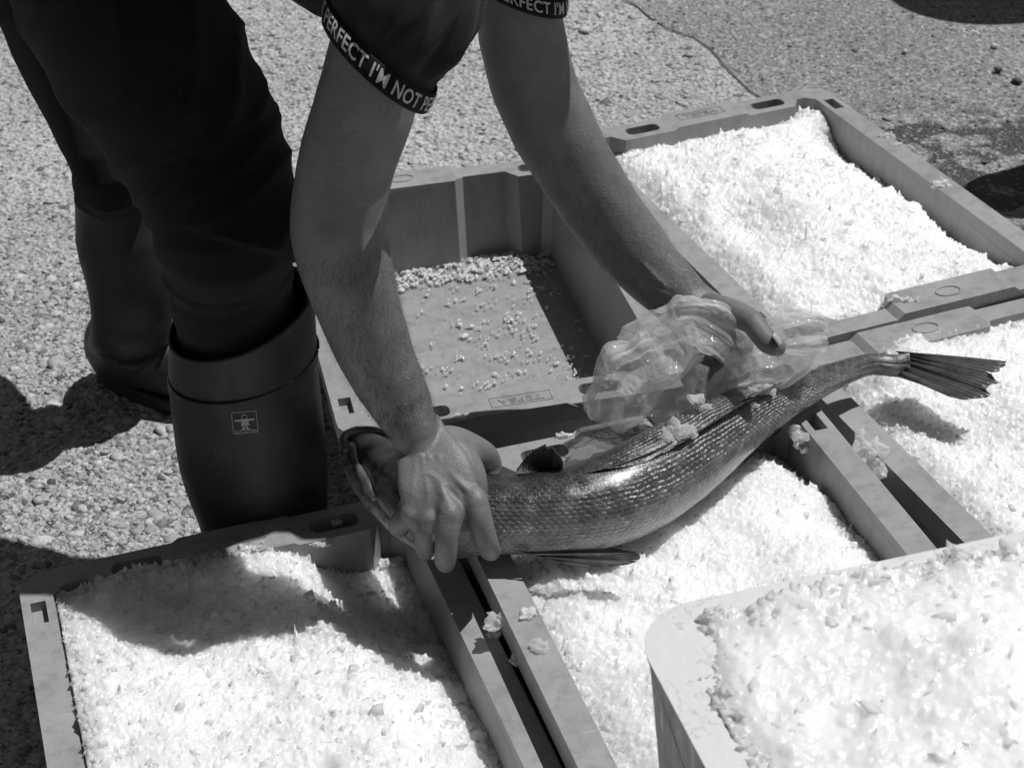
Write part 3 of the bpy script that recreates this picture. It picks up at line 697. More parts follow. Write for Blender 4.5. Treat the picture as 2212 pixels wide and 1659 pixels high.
# nails
def nail(c_, along, up, L, Wd):
    al = Vector(along).normalized(); u_ = (Vector(up)-al*Vector(up).dot(al)).normalized(); s_ = al.cross(u_); V, n = [], 6
    for i in range(n+1):
        for j in range(n+1):
            a, b = i/n*2-1, j/n*2-1
            V.append(tuple(Vector(c_)+al*a*L*(1-.12*b*b)+s_*b*Wd*(1-.25*max(-a,0)**2)-u_*(b*b*.0028+a*a*.0008)))
    Fc = [[i*(n+1)+j, i*(n+1)+j+1, (i+1)*(n+1)+j+1, (i+1)*(n+1)+j] for i in range(n) for j in range(n)]
    o = mesh('fingernail', V, Fc, M['nail'], smooth=True); q = o.modifiers.new('s','SOLIDIFY'); q.thickness = .0008; bake(o); child(o, person)
nail(A(1071,1001,.238), ray(1066,1015)-ray(1050,990)+Vector((0,0,-.01)), (.8,.2,.5), .0065, .0055)
nail(AY(1682,742,1.455)+Vector((0,-.001,.0072)), ray(1690,755)-ray(1665,738)+Vector((0,0,-.004)), (.35,.0,.9), .0068, .0058)

# arm hair: fine strands lying on the forearms
bvh_me = bod.data; bvh_me.update()
bvh = BVHTree.FromPolygons([v.co[:] for v in bvh_me.vertices], [p.vertices[:] for p in bvh_me.polygons])
def strands():
    V, Fc = [], []; r = np.random.default_rng(9)
    for chain, lo, hi, n in ((ra, 5.2, 11.2, 4200), (la, 4.2, 10.2, 3000)):
        c_ = np.array(chain)
        for _ in range(n):
            t_ = r.uniform(lo, hi); i = int(t_); f_ = t_-i; p = Vector(c_[i][:3]*(1-f_)+c_[i+1][:3]*f_); ax = Vector(c_[i+1][:3]-c_[i][:3]).normalized()
            d_ = Vector(r.normal(size=3)); d_ -= ax*d_.dot(ax); d_.normalize()
            h_, nn_, _i, dd = bvh.ray_cast(p+d_*.09, -d_, .09)
            if h_ is None: continue
            L = r.uniform(.005,.0115); lay = (ax*.8+nn_.cross(ax)*r.normal()*.5).normalized(); wv_ = nn_.cross(lay)*.00010; b = len(V)
            up = r.uniform(.15,.45)
            for k in range(4):
                q = h_+lay*L*k/3+nn_*(math.sin(k/3*1.9)*up*L)+nn_.cross(lay)*(k/3)**2*L*r.normal()*.15; s_ = 1-k/3.4
                V += [tuple(q-wv_*s_), tuple(q+wv_*s_)]
            Fc += [[b+2*k, b+2*k+1, b+2*k+3, b+2*k+2] for k in range(3)]
    return V, Fc
ah = mesh('arm_hair', *strands(), M['hair']); ah['kind'] = 'stuff'; child(ah, person)

# trousers
def folds(amp, fr, seed, diag=1.5):
    def f_(u, th, V):
        P_ = V.reshape(-1,3); n1 = fbm(P_*6, 2, seed).reshape(th.shape)
        w1 = np.sin(fr*u*6.283+diag*np.sin(th+1)+n1*2.2); rdg = 1-np.abs(w1)
        w2 = np.sin(fr*1.7*u*6.283-diag*1.3*np.cos(th-.6)+n1*3+1); return amp*(rdg**1.6)*(.55+.45*np.sin(th*1+seed+n1*2))+amp*.5*(1-np.abs(w2))**2+.003*n1
    return f_
tr_ = []
tr_.append(limb([(-.40,1.66,.84,.15), W(215,-100,.66,215), W(300,90,.60,205), W(375,220,.55,190), W(432,330,.505,178), W(468,420,.475,162), W(490,500,.45,147), W(487,530,.44,137)],
                6, 72, disp=folds(.0115, 2.6, 4, 2.2), round_end=(1,0)))
tr_.append(limb([W(470,430,.47,150), W(482,500,.45,149), WY(490,560,1.45,138), WY(500,640,1.457,130), WY(508,700,1.465,122), WY(514,760,1.468,112)], 5, 72, disp=folds(.004, 2.4, 8, .9)))
tr_.append(limb([(-.52,1.84,.80,.13), (-.50,1.93,.64,.098), (-.485,1.955,.50,.083), W(235,345,.345,85), W(248,400,.30,84), W(250,440,.27,80)], 6, 60, disp=folds(.006, 4, 6, 1.2)))
tr_.append(limb([(-.40,1.66,.84,.15), (-.47,1.76,.84,.155), (-.52,1.84,.81,.13)], 5, 40))
fuse('trousers', tr_, M['trouser'], .0036, 2, person)

# shirt: trunk, and two sleeves ending in printed elastic bands
def ringpts(E1, E2, b, n=96):
    c_ = (E1+E2)/2; a_ = (E1-E2)/2
    return np.array([list(c_+a_*math.cos(2*math.pi*i/n)+b*math.sin(2*math.pi*i/n)) for i in range(n)])
def sleeve(E1, E2, b, E1u, E2u, bu, seed, wr_=.004):
    n = 96; R0 = ringpts(E1,E2,b); R1 = ringpts(E1u,E2u,bu); rows = 26; V = []
    cen0 = R0.mean(0); 
    for k in range(rows):
        t_ = k/(rows-1); R = R0*(1-t_)+R1*t_; c_ = R.mean(0); D = R-c_; L = np.linalg.norm(D, axis=1)[:,None]
        th = np.arange(n)/n*6.283
        tq = max(0, (t_-.17)/.83); ww = wr_*min(1, tq*5)*(np.sin(th*9+3*t_+seed)+.8*np.sin(th*15-5*t_+seed))*(.5+.5*np.sin(th*1+5.1))
        bulge = .010*math.sin(math.pi*min(tq*1.2,1))
        V.append(R+D/L*(ww[:,None]+bulge))
    V = np.array(V).reshape(-1,3); Fc = [[k*n+i, k*n+(i+1)%n, (k+1)*n+(i+1)%n, (k+1)*n+i] for k in range(rows-1) for i in range(n)]
    o = mesh('sleeve', V, Fc, M['shirt'], smooth=True); q = o.modifiers.new('s','SOLIDIFY'); q.thickness = .0018; q.offset = -1; bake(o); child(o, person)
    return R0, R1, V.reshape(rows, n, 3)
def band(R0, R1, width, spl, txt, spans, tsize, sxx=.78):
    """elastic band round the hem: a strip between ring R0 and a ring a little way up the sleeve"""
    n = len(R0); up = R1-R0; up = up/np.linalg.norm(up, axis=1)[:,None]; c_ = R0.mean(0)
    D = R0-c_; D = D/np.linalg.norm(D, axis=1)[:,None]
    def pt(s, v, off=0.):
        # s: fraction round the ring, v: metres up the sleeve
        s = np.asarray(s)*n; i = np.floor(s).astype(int)%n; f_ = (s-np.floor(s))[:,None]; j = (i+1)%n
        p = R0[i]*(1-f_)+R0[j]*f_; u_ = up[i]*(1-f_)+up[j]*f_; d_ = D[i]*(1-f_)+D[j]*f_
        return p+u_*np.asarray(v)[:,None]+d_*(.0022+off+np.sin(np.clip(np.asarray(v)/width,0,1)*np.pi)*.0012)[:,None]
    V = []; m_ = 144; vs_ = np.linspace(-.001, width, 8)
    for v in vs_: V.append(pt(np.arange(m_)/m_, np.full(m_, v)))
    V = np.array(V).reshape(-1,3); Fc = [[k*m_+i, k*m_+(i+1)%m_, (k+1)*m_+(i+1)%m_, (k+1)*m_+i] for k in range(7) for i in range(m_)]
    o = mesh('sleeve_band', V, Fc, M['band'], smooth=True); q = o.modifiers.new('s','SOLIDIFY'); q.thickness = .0020; q.offset = 0; bake(o); child(o, person)
    TV, TF = textmesh(txt, tsize, tsize*.018, 1.06, 'LEFT', sx=sxx)
    # subdivide long edges so letters follow the curve
    bm = bmesh.new(); vv = [bm.verts.new(p) for p in TV]
    for f_ in TF:
        try: bm.faces.new([vv[q_] for q_ in f_])
        except ValueError: pass
    bmesh.ops.triangulate(bm, faces=bm.faces[:])
    for _ in range(2): bmesh.ops.subdivide_edges(bm, edges=[e for e in bm.edges if e.calc_length() > .004], cuts=1); bmesh.ops.triangulate(bm, faces=bm.faces[:])
    bm.verts.ensure_lookup_table(); TV = np.array([v.co[:] for v in bm.verts]); TF = [[v.index for v in f_.verts] for f_ in bm.faces]; bm.free()
    # arc length -> ring fraction
    seg = np.linalg.norm(np.roll(R0,-1,axis=0)-R0, axis=1); cum = np.concatenate([[0], np.cumsum(seg)])
    wd_ = lambda q_: float(np.ptp(textmesh(q_, tsize, tsize*.018, 1.06, 'LEFT', sx=sxx)[0][:,0]))
    s0 = spans-(wd_(txt[:txt.index(spl)+1])-wd_(spl[0])); arc = s0+TV[:,0]; s = np.interp(arc % cum[-1], cum, np.arange(n+1)/n)
    P_ = pt(s, TV[:,1]+width*.50, .0019)
    tx = mesh('band_lettering', P_, TF, M['print']); child(tx, person); tx.parent = o; tx.matrix_parent_inverse = o.matrix_parent_inverse.inverted() if False else Matrix.Identity(4)
    return cum[-1]
vd = -ray(812,140); bR = vd*.048 + (ray(770,180)-ray(812,140)).normalized()*.013
E1, E2 = AY(706,38,1.385), AY(917,236,1.365)
E1u, E2u = AY(752,-190,1.43), AY(1066,-80,1.41)
R0, R1, SV = sleeve(E1, E2, bR, E1u, E2u, vd*.062, 1)
L1 = band(R0, R1, .0175, 'PERFECT', "I'M NOT PERFECT I'M NOT PERFECT I'M NOT", .026, .0165)
vd2 = -ray(1130,0); bL = vd2*.045+(ray(1130,60)-ray(1130,20)).normalized()*.012
F1, F2 = AY(1030,-42,1.625), AY(1218,26,1.615)
F1u, F2u = AY(1010,-190,1.62), AY(1215,-150,1.62)
R0b, R1b, _ = sleeve(F1, F2, bL, F1u, F2u, vd2*.055, 2, .002)
L2 = band(R0b, R1b, .0175, 'FECT', "NOT PERFECT I'M NOT PERFECT I'M NOT", .071, .0160)
shirt = fuse('shirt', [limb([(-.47,1.70,.84,.155), (-.30,1.62,.85,.150), (-.16,1.58,.84,.130), (-.06,1.57,.85,.118), (.03,1.58,.86,.07)], 6, 48, disp=folds(.008,3,12,1)),
    limb([tuple(AY(905,-190,1.42))+(.056,), (-.06,1.56,.86,.09), tuple(AY(1110,-215,1.62))+(.05,)], 5, 32),
    limb([tuple(AY(905,-190,1.42))+(.056,), tuple(AY(740,-75,1.46))+(.046,), (-.30,1.62,.80,.09)], 5, 32, disp=folds(.006,2,3,1))], M['shirt'], .005, 2, person)

# boots
def boot(name, leg, foot, top_tilt, label, logo=None):
    """leg: rows (x,y,z,r) from the top rim down to the ankle; foot: rows from heel to toe"""
    rt = link(bpy.data.objects.new(name, None)); rt.location = (leg[-1][0], leg[-1][1], 0); rt.empty_display_size = .05
    Q = crom(leg, 8); c_ = Q[:,:3]; r_ = Q[:,3]
    n = len(c_); seg = 64; th = np.arange(seg)*2*np.pi/seg; V = []
    for i in range(n):
        tl_ = top_tilt*(1-min(i/(n*.55),1)); rr_ = r_[i]*(1+(.012 if 13 <= i <= 14 else 0)+(.03 if i < 1 else 0))
        wob = 1+.015*np.sin(th*2+i*.2)+.012*np.sin(th*3-i*.13)
        V.append(np.c_[c_[i,0]+np.cos(th)*rr_*wob*1.02, c_[i,1]+np.sin(th)*rr_*wob*.93, c_[i,2]+np.cos(th-.45)*tl_])
    V = np.array(V).reshape(-1,3)
    Fc = [[i*seg+k, (i+1)*seg+k, (i+1)*seg+(k+1)%seg, i*seg+(k+1)%seg] for i in range(n-1) for k in range(seg)]
    sh_ = mesh('boot_shaft', V, Fc, M['rubber'], smooth=True); q = sh_.modifiers.new('s','SOLIDIFY'); q.thickness = .003; q.offset = -1; bake(sh_)
    vamp = fuse('boot_foot', [limb(foot, 6, 40, ref=(0,0,1), flat=.86), limb([tuple(leg[-2][:3])+(leg[-2][3]*.9,), leg[-1], tuple(foot[1][:3])+(foot[1][3]*.95,)], 6, 40)], M['rubber'], .0035, 6)
    a, b = Vector(foot[0][:3]), Vector(foot[-1][:3]); ax = (b-a); ax.z = 0; Lf = ax.length; ax.normalize(); nx = Vector((-ax.y, ax.x, 0))
    out = []
    for i in range(40):
        t_ = i/40*2*math.pi; ct = math.cos(t_); q = .5+.5*ct
        wd = .040+.014*math.sin(q*math.pi*.9+.2)*q*1.2
        out.append(a+ax*(-.047+(Lf+.098)*q)+nx*math.sin(t_)*wd)
    V0 = [(p.x,p.y,.001) for p in out]; V1 = [(p.x,p.y,.022) for p in out]; N_ = 40
    so_ = mesh('boot_sole', V0+V1, [list(range(N_))[::-1], list(range(N_,2*N_))]+[[k,(k+1)%N_,N_+(k+1)%N_,N_+k] for k in range(N_)], M['sole'])
    q = so_.modifiers.new('b','BEVEL'); q.width = .004; q.segments = 2; bake(so_)
    rt.parent = person; rt.matrix_parent_inverse = Matrix.Translation(-person.location)
    for o in (sh_, vamp, so_): o.parent = rt; o.matrix_parent_inverse = Matrix.Translation(-rt.location)
    tag(rt, label)
    return rt, sh_
NBL = [WY(520,676,1.455,156), WY(524,740,1.455,157), WY(528,820,1.458,160), WY(536,900,1.463,160), WY(545,980,1.470,155), WY(555,1050,1.478,146), WY(567,1110,1.485,138), WY(580,1165,1.490,136), WY(590,1205,1.492,132)]
nb_rt, nb_sh = boot('rubber_boot', NBL,
     [(-.262,1.502,.048,.046), (-.222,1.487,.052,.048), (-.160,1.470,.052,.048), (-.105,1.458,.044,.043), (-.070,1.450,.034,.034)], .022, 'dark rubber boot with a small logo patch, the nearer boot')
fb_rt, fb_sh = boot('rubber_boot', [W(248,395,.30,84), W(256,450,.268,90), W(268,530,.222,98), W(280,610,.178,90), W(284,670,.140,85), W(282,720,.105,86), (-.468,1.895,.060,.053)],
     [(-.474,1.900,.048,.048), (-.44,1.885,.050,.048), (-.39,1.862,.045,.046), (-.34,1.84,.036,.042), (-.31,1.828,.030,.034)], .004, 'rubber boot farther back, heel spur showing')
sp = mesh('heel_spur', *limb([tuple(A(200,762,.060))+(.010,), tuple(A(230,792,.055))+(.010,), tuple(A(280,800,.05))+(.008,)], 4, 14), M['rubber'], smooth=True)
sp.parent = fb_rt; sp.matrix_parent_inverse = Matrix.Translation(-fb_rt.location)
# ridges moulded round the shafts
def ring_on(shaft, leg, zt, rt, tilt):
    Q = crom(leg, 8); i = int(np.argmin(abs(Q[:,2]-zt))); c_, r_ = Q[i,:3], Q[i,3]; th = np.linspace(0, 2*np.pi, 73)
    pth = np.c_[c_[0]+np.cos(th)*r_*1.03, c_[1]+np.sin(th)*r_*.94, c_[2]+np.cos(th-.45)*tilt]
    o = mesh('moulded_ridge', *tubeVF(pth[:-1], .0022, .0016, (0,0,1), 8, caps=False), M['rubber'], smooth=True); o.parent = rt; o.matrix_parent_inverse = Matrix.Translation(-rt.location)
ring_on(nb_sh, NBL, AY(528,775,1.458).z, nb_rt, .013)
# logo patch printed on the near boot's shaft
sb = BVHTree.FromPolygons([v.co[:] for v in nb_sh.data.vertices], [p.vertices[:] for p in nb_sh.data.polygons])
cL = A(529,911,.27); h0 = sb.ray_cast(O, (cL-O).normalized(), 5)[0]; wpx = ppm(h0)
upL = (ray(524,880)-ray(531,945)).normalized(); rtL = (ray(556,908)-ray(503,913)).normalized()
def project(VF, name, off=.0012):
    V, Fc = VF; out = []
    bm = bmesh.new(); vv = [bm.verts.new((p[0], p[1], 0)) for p in V]
    for f_ in Fc:
        try: bm.faces.new([vv[q] for q in f_])
        except ValueError: pass
    bmesh.ops.triangulate(bm, faces=bm.faces[:]); bm.verts.ensure_lookup_table()
    Fc = [[v.index for v in f_.verts] for f_ in bm.faces]
    for v in bm.verts:
        p = h0+rtL*v.co.x+upL*v.co.y; d_ = (p-O).normalized(); hit, nn_, _i, _d = sb.ray_cast(O, d_, 5)
        if hit is None: hit, nn_ = p, -d_
        if nn_.dot(d_) > 0: nn_ = -nn_
        out.append(tuple(hit+nn_*off))
    bm.free(); o = mesh(name, out, Fc, M['logo']); o.parent = nb_rt; o.matrix_parent_inverse = Matrix.Translation(-nb_rt.location); return o
px = 1/wpx
def poly2(pts): return ([(x*px, y*px, 0) for x, y in pts], [list(range(len(pts)))])
fo = rect(26.5, 23.5, 3.5, 4); fi = rect(25.3, 22.3, 2.6, 4); n_ = len(fo)
project(([(x*px,y*px,0) for x,y in fo+fi], [[k,(k+1)%n_,n_+(k+1)%n_,n_+k] for k in range(n_)]), 'logo_frame')
parts_ = [poly2([(-6,8),(6,8),(9.5,-7),(-8.5,-7)]), poly2([(-21,7.5),(-5,7.5),(-5,2.8),(-21,2.8)]), poly2([(5,7.5),(20.5,7.5),(20.5,2.8),(5,2.8)]),
          poly2([(-5.5,-8),(-1,-8),(-1,-15.5),(-10,-15.5),(-10,-14.4),(-5.5,-11.5)]), poly2([(1,-8),(5.5,-8),(6,-11.5),(11,-14.4),(11,-15.5),(1,-15.5)])]
hn = 20; ho = [(6.4*math.cos(6.2832*i/hn), 11.8+6.4*math.sin(6.2832*i/hn)) for i in range(hn)]; hi_ = [(5*math.cos(6.2832*i/hn), 12+4.6*math.sin(6.2832*i/hn)) for i in range(hn)]
parts_.append(([(x*px,y*px,0) for x,y in ho+hi_], [[k,(k+1)%hn,hn+(k+1)%hn,hn+k] for k in range(hn)]))
project(joinVF(parts_), 'logo_figure')
gv, gf = textmesh('GUY COTTEN', 8.2*px, .12*px, 1.0); gv[:,0] *= 46*px/(gv[:,0].max()-gv[:,0].min()); gv[:,1] += -19.2*px
project((gv.tolist(), gf), 'logo_lettering')

# ------------------------------------------------------------------ the fish
fish = empty('fish', (.2,1.42,.17), label='large silvery sea fish gripped behind its head, lying across the ice crates', cat='fish')
# rows: centre x, y (survey grid), z, half-depth (back to belly), half-thickness in metres
FB = [(758,950,.194,.008,.008), (782,966,.198,.017,.016), (822,1000,.203,.025,.023), (868,1040,.208,.031,.028), (915,1078,.211,.036,.032), (965,1110,.212,.040,.035), (1050,1110,.213,.037,.035), (1150,1109,.213,.037,.035), (1250,1097,.213,.040,.035), (1340,1070,.213,.043,.035),
      (1430,1022,.212,.044,.034), (1520,962,.210,.040,.032), (1610,902,.206,.031,.026), (1700,856,.202,.0215,.020), (1790,817,.198,.0150,.0135), (1870,789,.192,.0118,.010), (1930,790,.188,.0118,.0065), (1965,790,.185,.014,.004)]
rows_ = np.array([[*A(x,y,z), a_, b_] for x,y,z,a_,b_ in FB]); Q = crom(rows_, 10); cen = Q[:,:3]
uu = np.concatenate([[0], np.cumsum(np.linalg.norm(np.diff(cen, axis=0), axis=1))]); uu /= uu[-1]
# the back faces up and away from the viewer; the flank faces the viewer
backdir = np.array([[.10,.62,.78]])*np.ones((len(cen),1)); backdir[:,1] += .35*np.exp(-((uu-.12)/.2)**2)
seg = 72; T, B, N = frames(cen, backdir); th = np.arange(seg+1)*2*np.pi/seg
V = []; uv = []
for i in range(len(cen)):
    cb, sn_ = np.cos(th), np.sin(th)
    prof = 1+.0*cb; wth = np.where(cb > 0, sn_*(1-.22*np.clip(cb,0,1)**2), sn_*(1-.05*cb**2))
    dd = Q[i,3]*cb; ww = Q[i,4]*wth
    if uu[i] < .34:                                          # head: gill cover ridge, jaw groove
        gi = (1/(1+math.exp(-(uu[i]-.20)/.010)))*(1/(1+math.exp((uu[i]-.275-.012*math.cos(i))/.0022)))*.0042; jaw = -.0035*np.exp(-((cb+.50)/.10)**2)*math.exp(-((uu[i]-.05)/.05)**2)
        ww = ww*(1+.02)+np.sign(sn_)*(gi*np.clip(1-abs(cb+.1),0,1)+jaw*np.abs(sn_))
    lat = -.0012*np.exp(-((cb-.10)/.05)**2)*np.abs(sn_)
    ww = ww+np.sign(sn_)*lat
    V.append(cen[i]+B[i]*dd[:,None]+N[i]*ww[:,None]); uv.append(np.c_[np.full(seg+1, uu[i]), ((th/(2*np.pi))+.5)%1.0000001])
V = np.array(V); V = V + (fbm(V.reshape(-1,3)*30, 3, 5)*.0012).reshape(V.shape[0], -1)[...,None]*N[:,None]
n_ = len(cen); k1 = seg+1
Fc = np.array([[i*k1+k, i*k1+k+1, (i+1)*k1+k+1, (i+1)*k1+k] for i in range(n_-1) for k in range(seg)])
fb = mesh('fish_body', V.reshape(-1,3), Fc, M['fish'], smooth=True)
ul = fb.data.uv_layers.new(name='UVMap'); U_ = np.array(uv).reshape(-1,2)
vv_ = np.array([(i, k) for i in range(n_) for k in range(k1)])
Uf = np.c_[U_[:,0], (vv_[:,1]/seg+.5)]                       # v runs .5 -> 1.5, wrapped in the material by mirror symmetry
Uf[:,1] = np.where(Uf[:,1] > 1, Uf[:,1]-1, Uf[:,1])
lo_ = np.empty((len(Fc)*4, 2)); idx = Fc.ravel(); lo_[:] = Uf[idx]
vq = lo_[:,1].reshape(-1,4); bad = (vq.max(1)-vq.min(1)) > .5; vq[bad] = np.where(vq[bad] > .5, vq[bad]-1, vq[bad]); lo_[:,1] = vq.ravel()
ul.data.foreach_set('uv', lo_.astype(np.float32).ravel()); child(fb, fish)
fb.data.polygons.foreach_set('use_smooth', [True]*len(fb.data.polygons))
def fin(name, base, tips, nr, nc, lift=None, thick=.0006, tear=.0, seed=1, ridge=.00025):
    """membrane between a base line and a line of ray tips, both polylines in world space"""
    Bp = crom(np.array(base), nc); Tp = crom(np.array(tips), nc)
    m_ = min(len(Bp), len(Tp)); Bp = Bp[np.linspace(0,len(Bp)-1,m_*2).astype(int)]; Tp = Tp[np.linspace(0,len(Tp)-1,m_*2).astype(int)]; m_ *= 2
    r = np.random.default_rng(seed); jit = np.repeat(r.uniform(0, tear, m_//6+1), 6)[:m_]
    V = []; uvs = []
    nrm = np.cross(Bp[-1]-Bp[0], Tp.mean(0)-Bp.mean(0)); nrm /= np.linalg.norm(nrm)
    for j in range(nr+1):
        t_ = j/nr
        for i in range(m_):
            e = Bp[i]*(1-t_)+Tp[i]*t_*(1-jit[i]*.0); e = Bp[i]+(Tp[i]-Bp[i])*t_*(1-jit[i])
            V.append(e+nrm*(ridge*(1 if i%2 else -1)*(.3+t_)+(lift or 0)*math.sin(t_*math.pi/2+.3*math.sin(i*.35)))); uvs.append((i/m_, t_))
    Fc = np.array([[j*m_+i, j*m_+i+1, (j+1)*m_+i+1, (j+1)*m_+i] for j in range(nr) for i in range(m_-1)])
    o = mesh(name, np.array(V), Fc, M['fin'], smooth=True); ul = o.data.uv_layers.new(name='UVMap')
    ul.data.foreach_set('uv', np.array(uvs)[Fc.ravel()].astype(np.float32).ravel())
    q = o.modifiers.new('s','SOLIDIFY'); q.thickness = thick; q.offset = 0; bake(o); child(o, fish); return o
def AP(*p): return [list(A(*q)) for q in p]
fin('tail_fin', AP((1935,760,.190),(1952,768,.189),(1958,782,.187),(1950,800,.185),(1932,814,.184)),
    AP((2184,789,.205),(2168,804,.203),(2146,815,.200),(2158,832,.197),(2136,846,.194),(2142,862,.190),(2110,870,.188),(2066,868,.186),(2030,852,.185)), 10, 14, lift=.004, tear=.04, seed=4)
fin('pectoral_fin', AP((1120,1190,.200),(1150,1198,.198),(1180,1204,.196)), AP((1330,1181,.205),(1372,1190,.203),(1382,1205,.200),(1345,1219,.197),(1240,1222,.194)), 10, 12, lift=.003, seed=5)
fin('first_dorsal_fin', AP((1115,1022,.232),(1150,1022,.234),(1185,1024,.236),(1215,1026,.238)), AP((1120,1005,.255),(1150,968,.270),(1187,950,.275),(1205,966,.270),(1218,988,.262)), 8, 8, lift=.003, tear=.15, seed=6)
fin('folded_dorsal_membrane', AP((1215,1028,.246),(1290,1014,.250),(1370,996,.253),(1440,966,.252)), AP((1240,1024,.249),(1315,1006,.254),(1392,978,.257),(1455,950,.256)), 5, 8, lift=.002, seed=7)
fin('second_dorsal_fin', AP((1440,968,.250),(1510,928,.246),(1580,882,.241),(1650,838,.232)), AP((1480,944,.254),(1552,896,.251),(1625,852,.246),(1700,812,.237)), 6, 9, lift=.003, tear=.1, seed=8)
fin('anal_fin', AP((1560,985,.178),(1600,962,.176),(1640,935,.174)), AP((1608,1000,.165),(1650,965,.163),(1690,925,.165)), 5, 7, seed=9)
t = NT('fish_jaw'); c = t.co()
M['jaw'] = t.set(Base_Color=t.mul(t.ramp(t.noise(c, 90, 5, .7), [(.35, .06), (.62, .34)]), t.ramp(t.noise(c, 600, 2), [(.3, .8), (.7, 1.2)])), Roughness=.3, Specular_IOR_Level=.7, Coat_Weight=.5, Coat_Roughness=.2, Normal=t.bump(t.noise(c, 130, 4, .6), .003, .7))
knob = lambda u,th,V: .0014*fbm(V.reshape(-1,3)*60,3,2).reshape(th.shape)
for nm, pts_, mt in (
  ('lower_jaw', [W(741,950,.196,9), W(752,1000,.192,15), W(782,1052,.190,20), W(824,1098,.190,24), W(872,1140,.190,25), W(915,1175,.190,22)], M['jaw']),
  ('upper_lip', [W(748,975,.205,7), W(744,948,.209,10), W(766,932,.212,11), W(805,930,.214,9), W(850,938,.214,6)], M['fish']),
  ('jaw_bone', [W(760,962,.213,8), W(772,1005,.212,10), W(792,1045,.210,14), W(812,1072,.207,12)], M['fish']),
  ('jaw_bone', [W(800,1040,.207,9), W(838,1088,.206,15), W(880,1128,.204,17)], M['jaw'])):
    jo = mesh(nm, *limb(pts_, 6, 22, disp=knob), mt, smooth=True); child(jo, fish)

# ------------------------------------------------------------------ crumpled plastic bag in the left hand
def bag_sheet(name, path, rows_r, wid, seed, seg=120, n=12, arc=(0,2*math.pi), crump=1., ref=(0,-.6,.8)):
    """gathered film swept along a path, broken into straight creases; rows_r half-sizes (along ref, across)"""
    Q = crom(np.c_[np.array(path), np.array(rows_r)], n); c_ = Q[:,:3]; T, B, N = frames(c_, ref)
    th = np.linspace(arc[0], arc[1], seg); m_ = len(c_); V = []; r = np.random.default_rng(seed)
    for i in range(m_):
        t_ = i/(m_-1)
        q = np.c_[np.cos(th)*1.4+seed, np.sin(th)*1.4, np.full(seg, t_*1.5)]
        pl = np.abs(((th*7/6.283+vnoise(q,seed+3)*.9+t_*.3)%1)-.5)*2-.5
        rr_ = 1+pl*.36+fbm(q*.9, 2, seed)*.22
        V.append(c_[i]+B[i]*(np.cos(th)*Q[i,3]*rr_)[:,None]+N[i]*(np.sin(th)*Q[i,4]*rr_)[:,None])
    V = np.array(V).reshape(-1,3); base = V.copy()
    for k in range(16):
        wl_ = [.070,.055,.044,.036,.030,.025,.019,.013][k%8]*r.uniform(.8,1.2); d_ = r.normal(size=3); d_ /= np.linalg.norm(d_); n_ = r.normal(size=3); n_ -= d_*n_.dot(d_)*.5; n_ /= np.linalg.norm(n_)
        ph = base@d_/wl_+r.uniform(0,1)+vnoise(base*12+k, seed+k)*.5
        tri = np.abs((ph%1)-.5)*2-.5; msk = np.clip(vnoise(base*22+7*k, seed+30+k)*1.6+.35, 0, 1)
        V = V + (tri*msk*wl_*.14*crump)[:,None]*n_
    Fc = np.array([[i*seg+k, i*seg+k+1, (i+1)*seg+k+1, (i+1)*seg+k] for i in range(m_-1) for k in range(seg-1)])
    return V, Fc
bag = empty('plastic_bag', A(1500,860,.24), label='thin crumpled clear plastic bag held in the left hand over the fish', cat='bag')
def pth(*p): return [list(AY(x, y, Y)) for x, y, Y in p]
sheets = [
 ('bag_mouth', pth((1490,720,1.52),(1440,745,1.50),(1385,795,1.485),(1335,850,1.475),(1300,905,1.47)), [(.012,.018),(.016,.030),(.020,.038),(.022,.036),(.012,.026)], 3, (0, 2*math.pi)),
 ('bag_fold', pth((1338,742,1.53),(1400,715,1.52),(1460,695,1.51),(1520,700,1.50),(1575,735,1.50),(1610,790,1.50)), [(.008,.006),(.014,.015),(.018,.021),(.019,.022),(.017,.021),(.012,.014)], 5, (0, 2*math.pi)),
 ('bag_end', pth((1600,770,1.51),(1655,745,1.52),(1710,726,1.525),(1760,722,1.53),(1785,730,1.53)), [(.012,.014),(.014,.021),(.016,.027),(.015,.026),(.009,.013)], 8, (0, 2*math.pi)),
 ('bag_skirt', pth((1615,770,1.50),(1590,815,1.49),(1550,845,1.48),(1495,865,1.475)), [(.010,.014),(.009,.013),(.006,.009),(.003,.005)], 12, (0, 2*math.pi)),
 ('bag_lining', pth((1500,775,1.50),(1475,820,1.49),(1440,860,1.485),(1400,895,1.48)), [(.005,.018),(.008,.024),(.009,.026),(.006,.016)], 15, (0, 2*math.pi)),
 ('bag_skirt', pth((1620,790,1.50),(1670,795,1.50),(1725,780,1.505),(1765,760,1.51)), [(.008,.012),(.009,.015),(.008,.013),(.005,.007)], 19, (0, 2*math.pi)),
]
for nm, pp, rr_, sd_, arc in sheets:
    V, Fc = bag_sheet(nm, pp, rr_, 0, sd_, arc=arc)
    o = mesh(nm, V, Fc, M['bag'], smooth=True); child(o, bag)

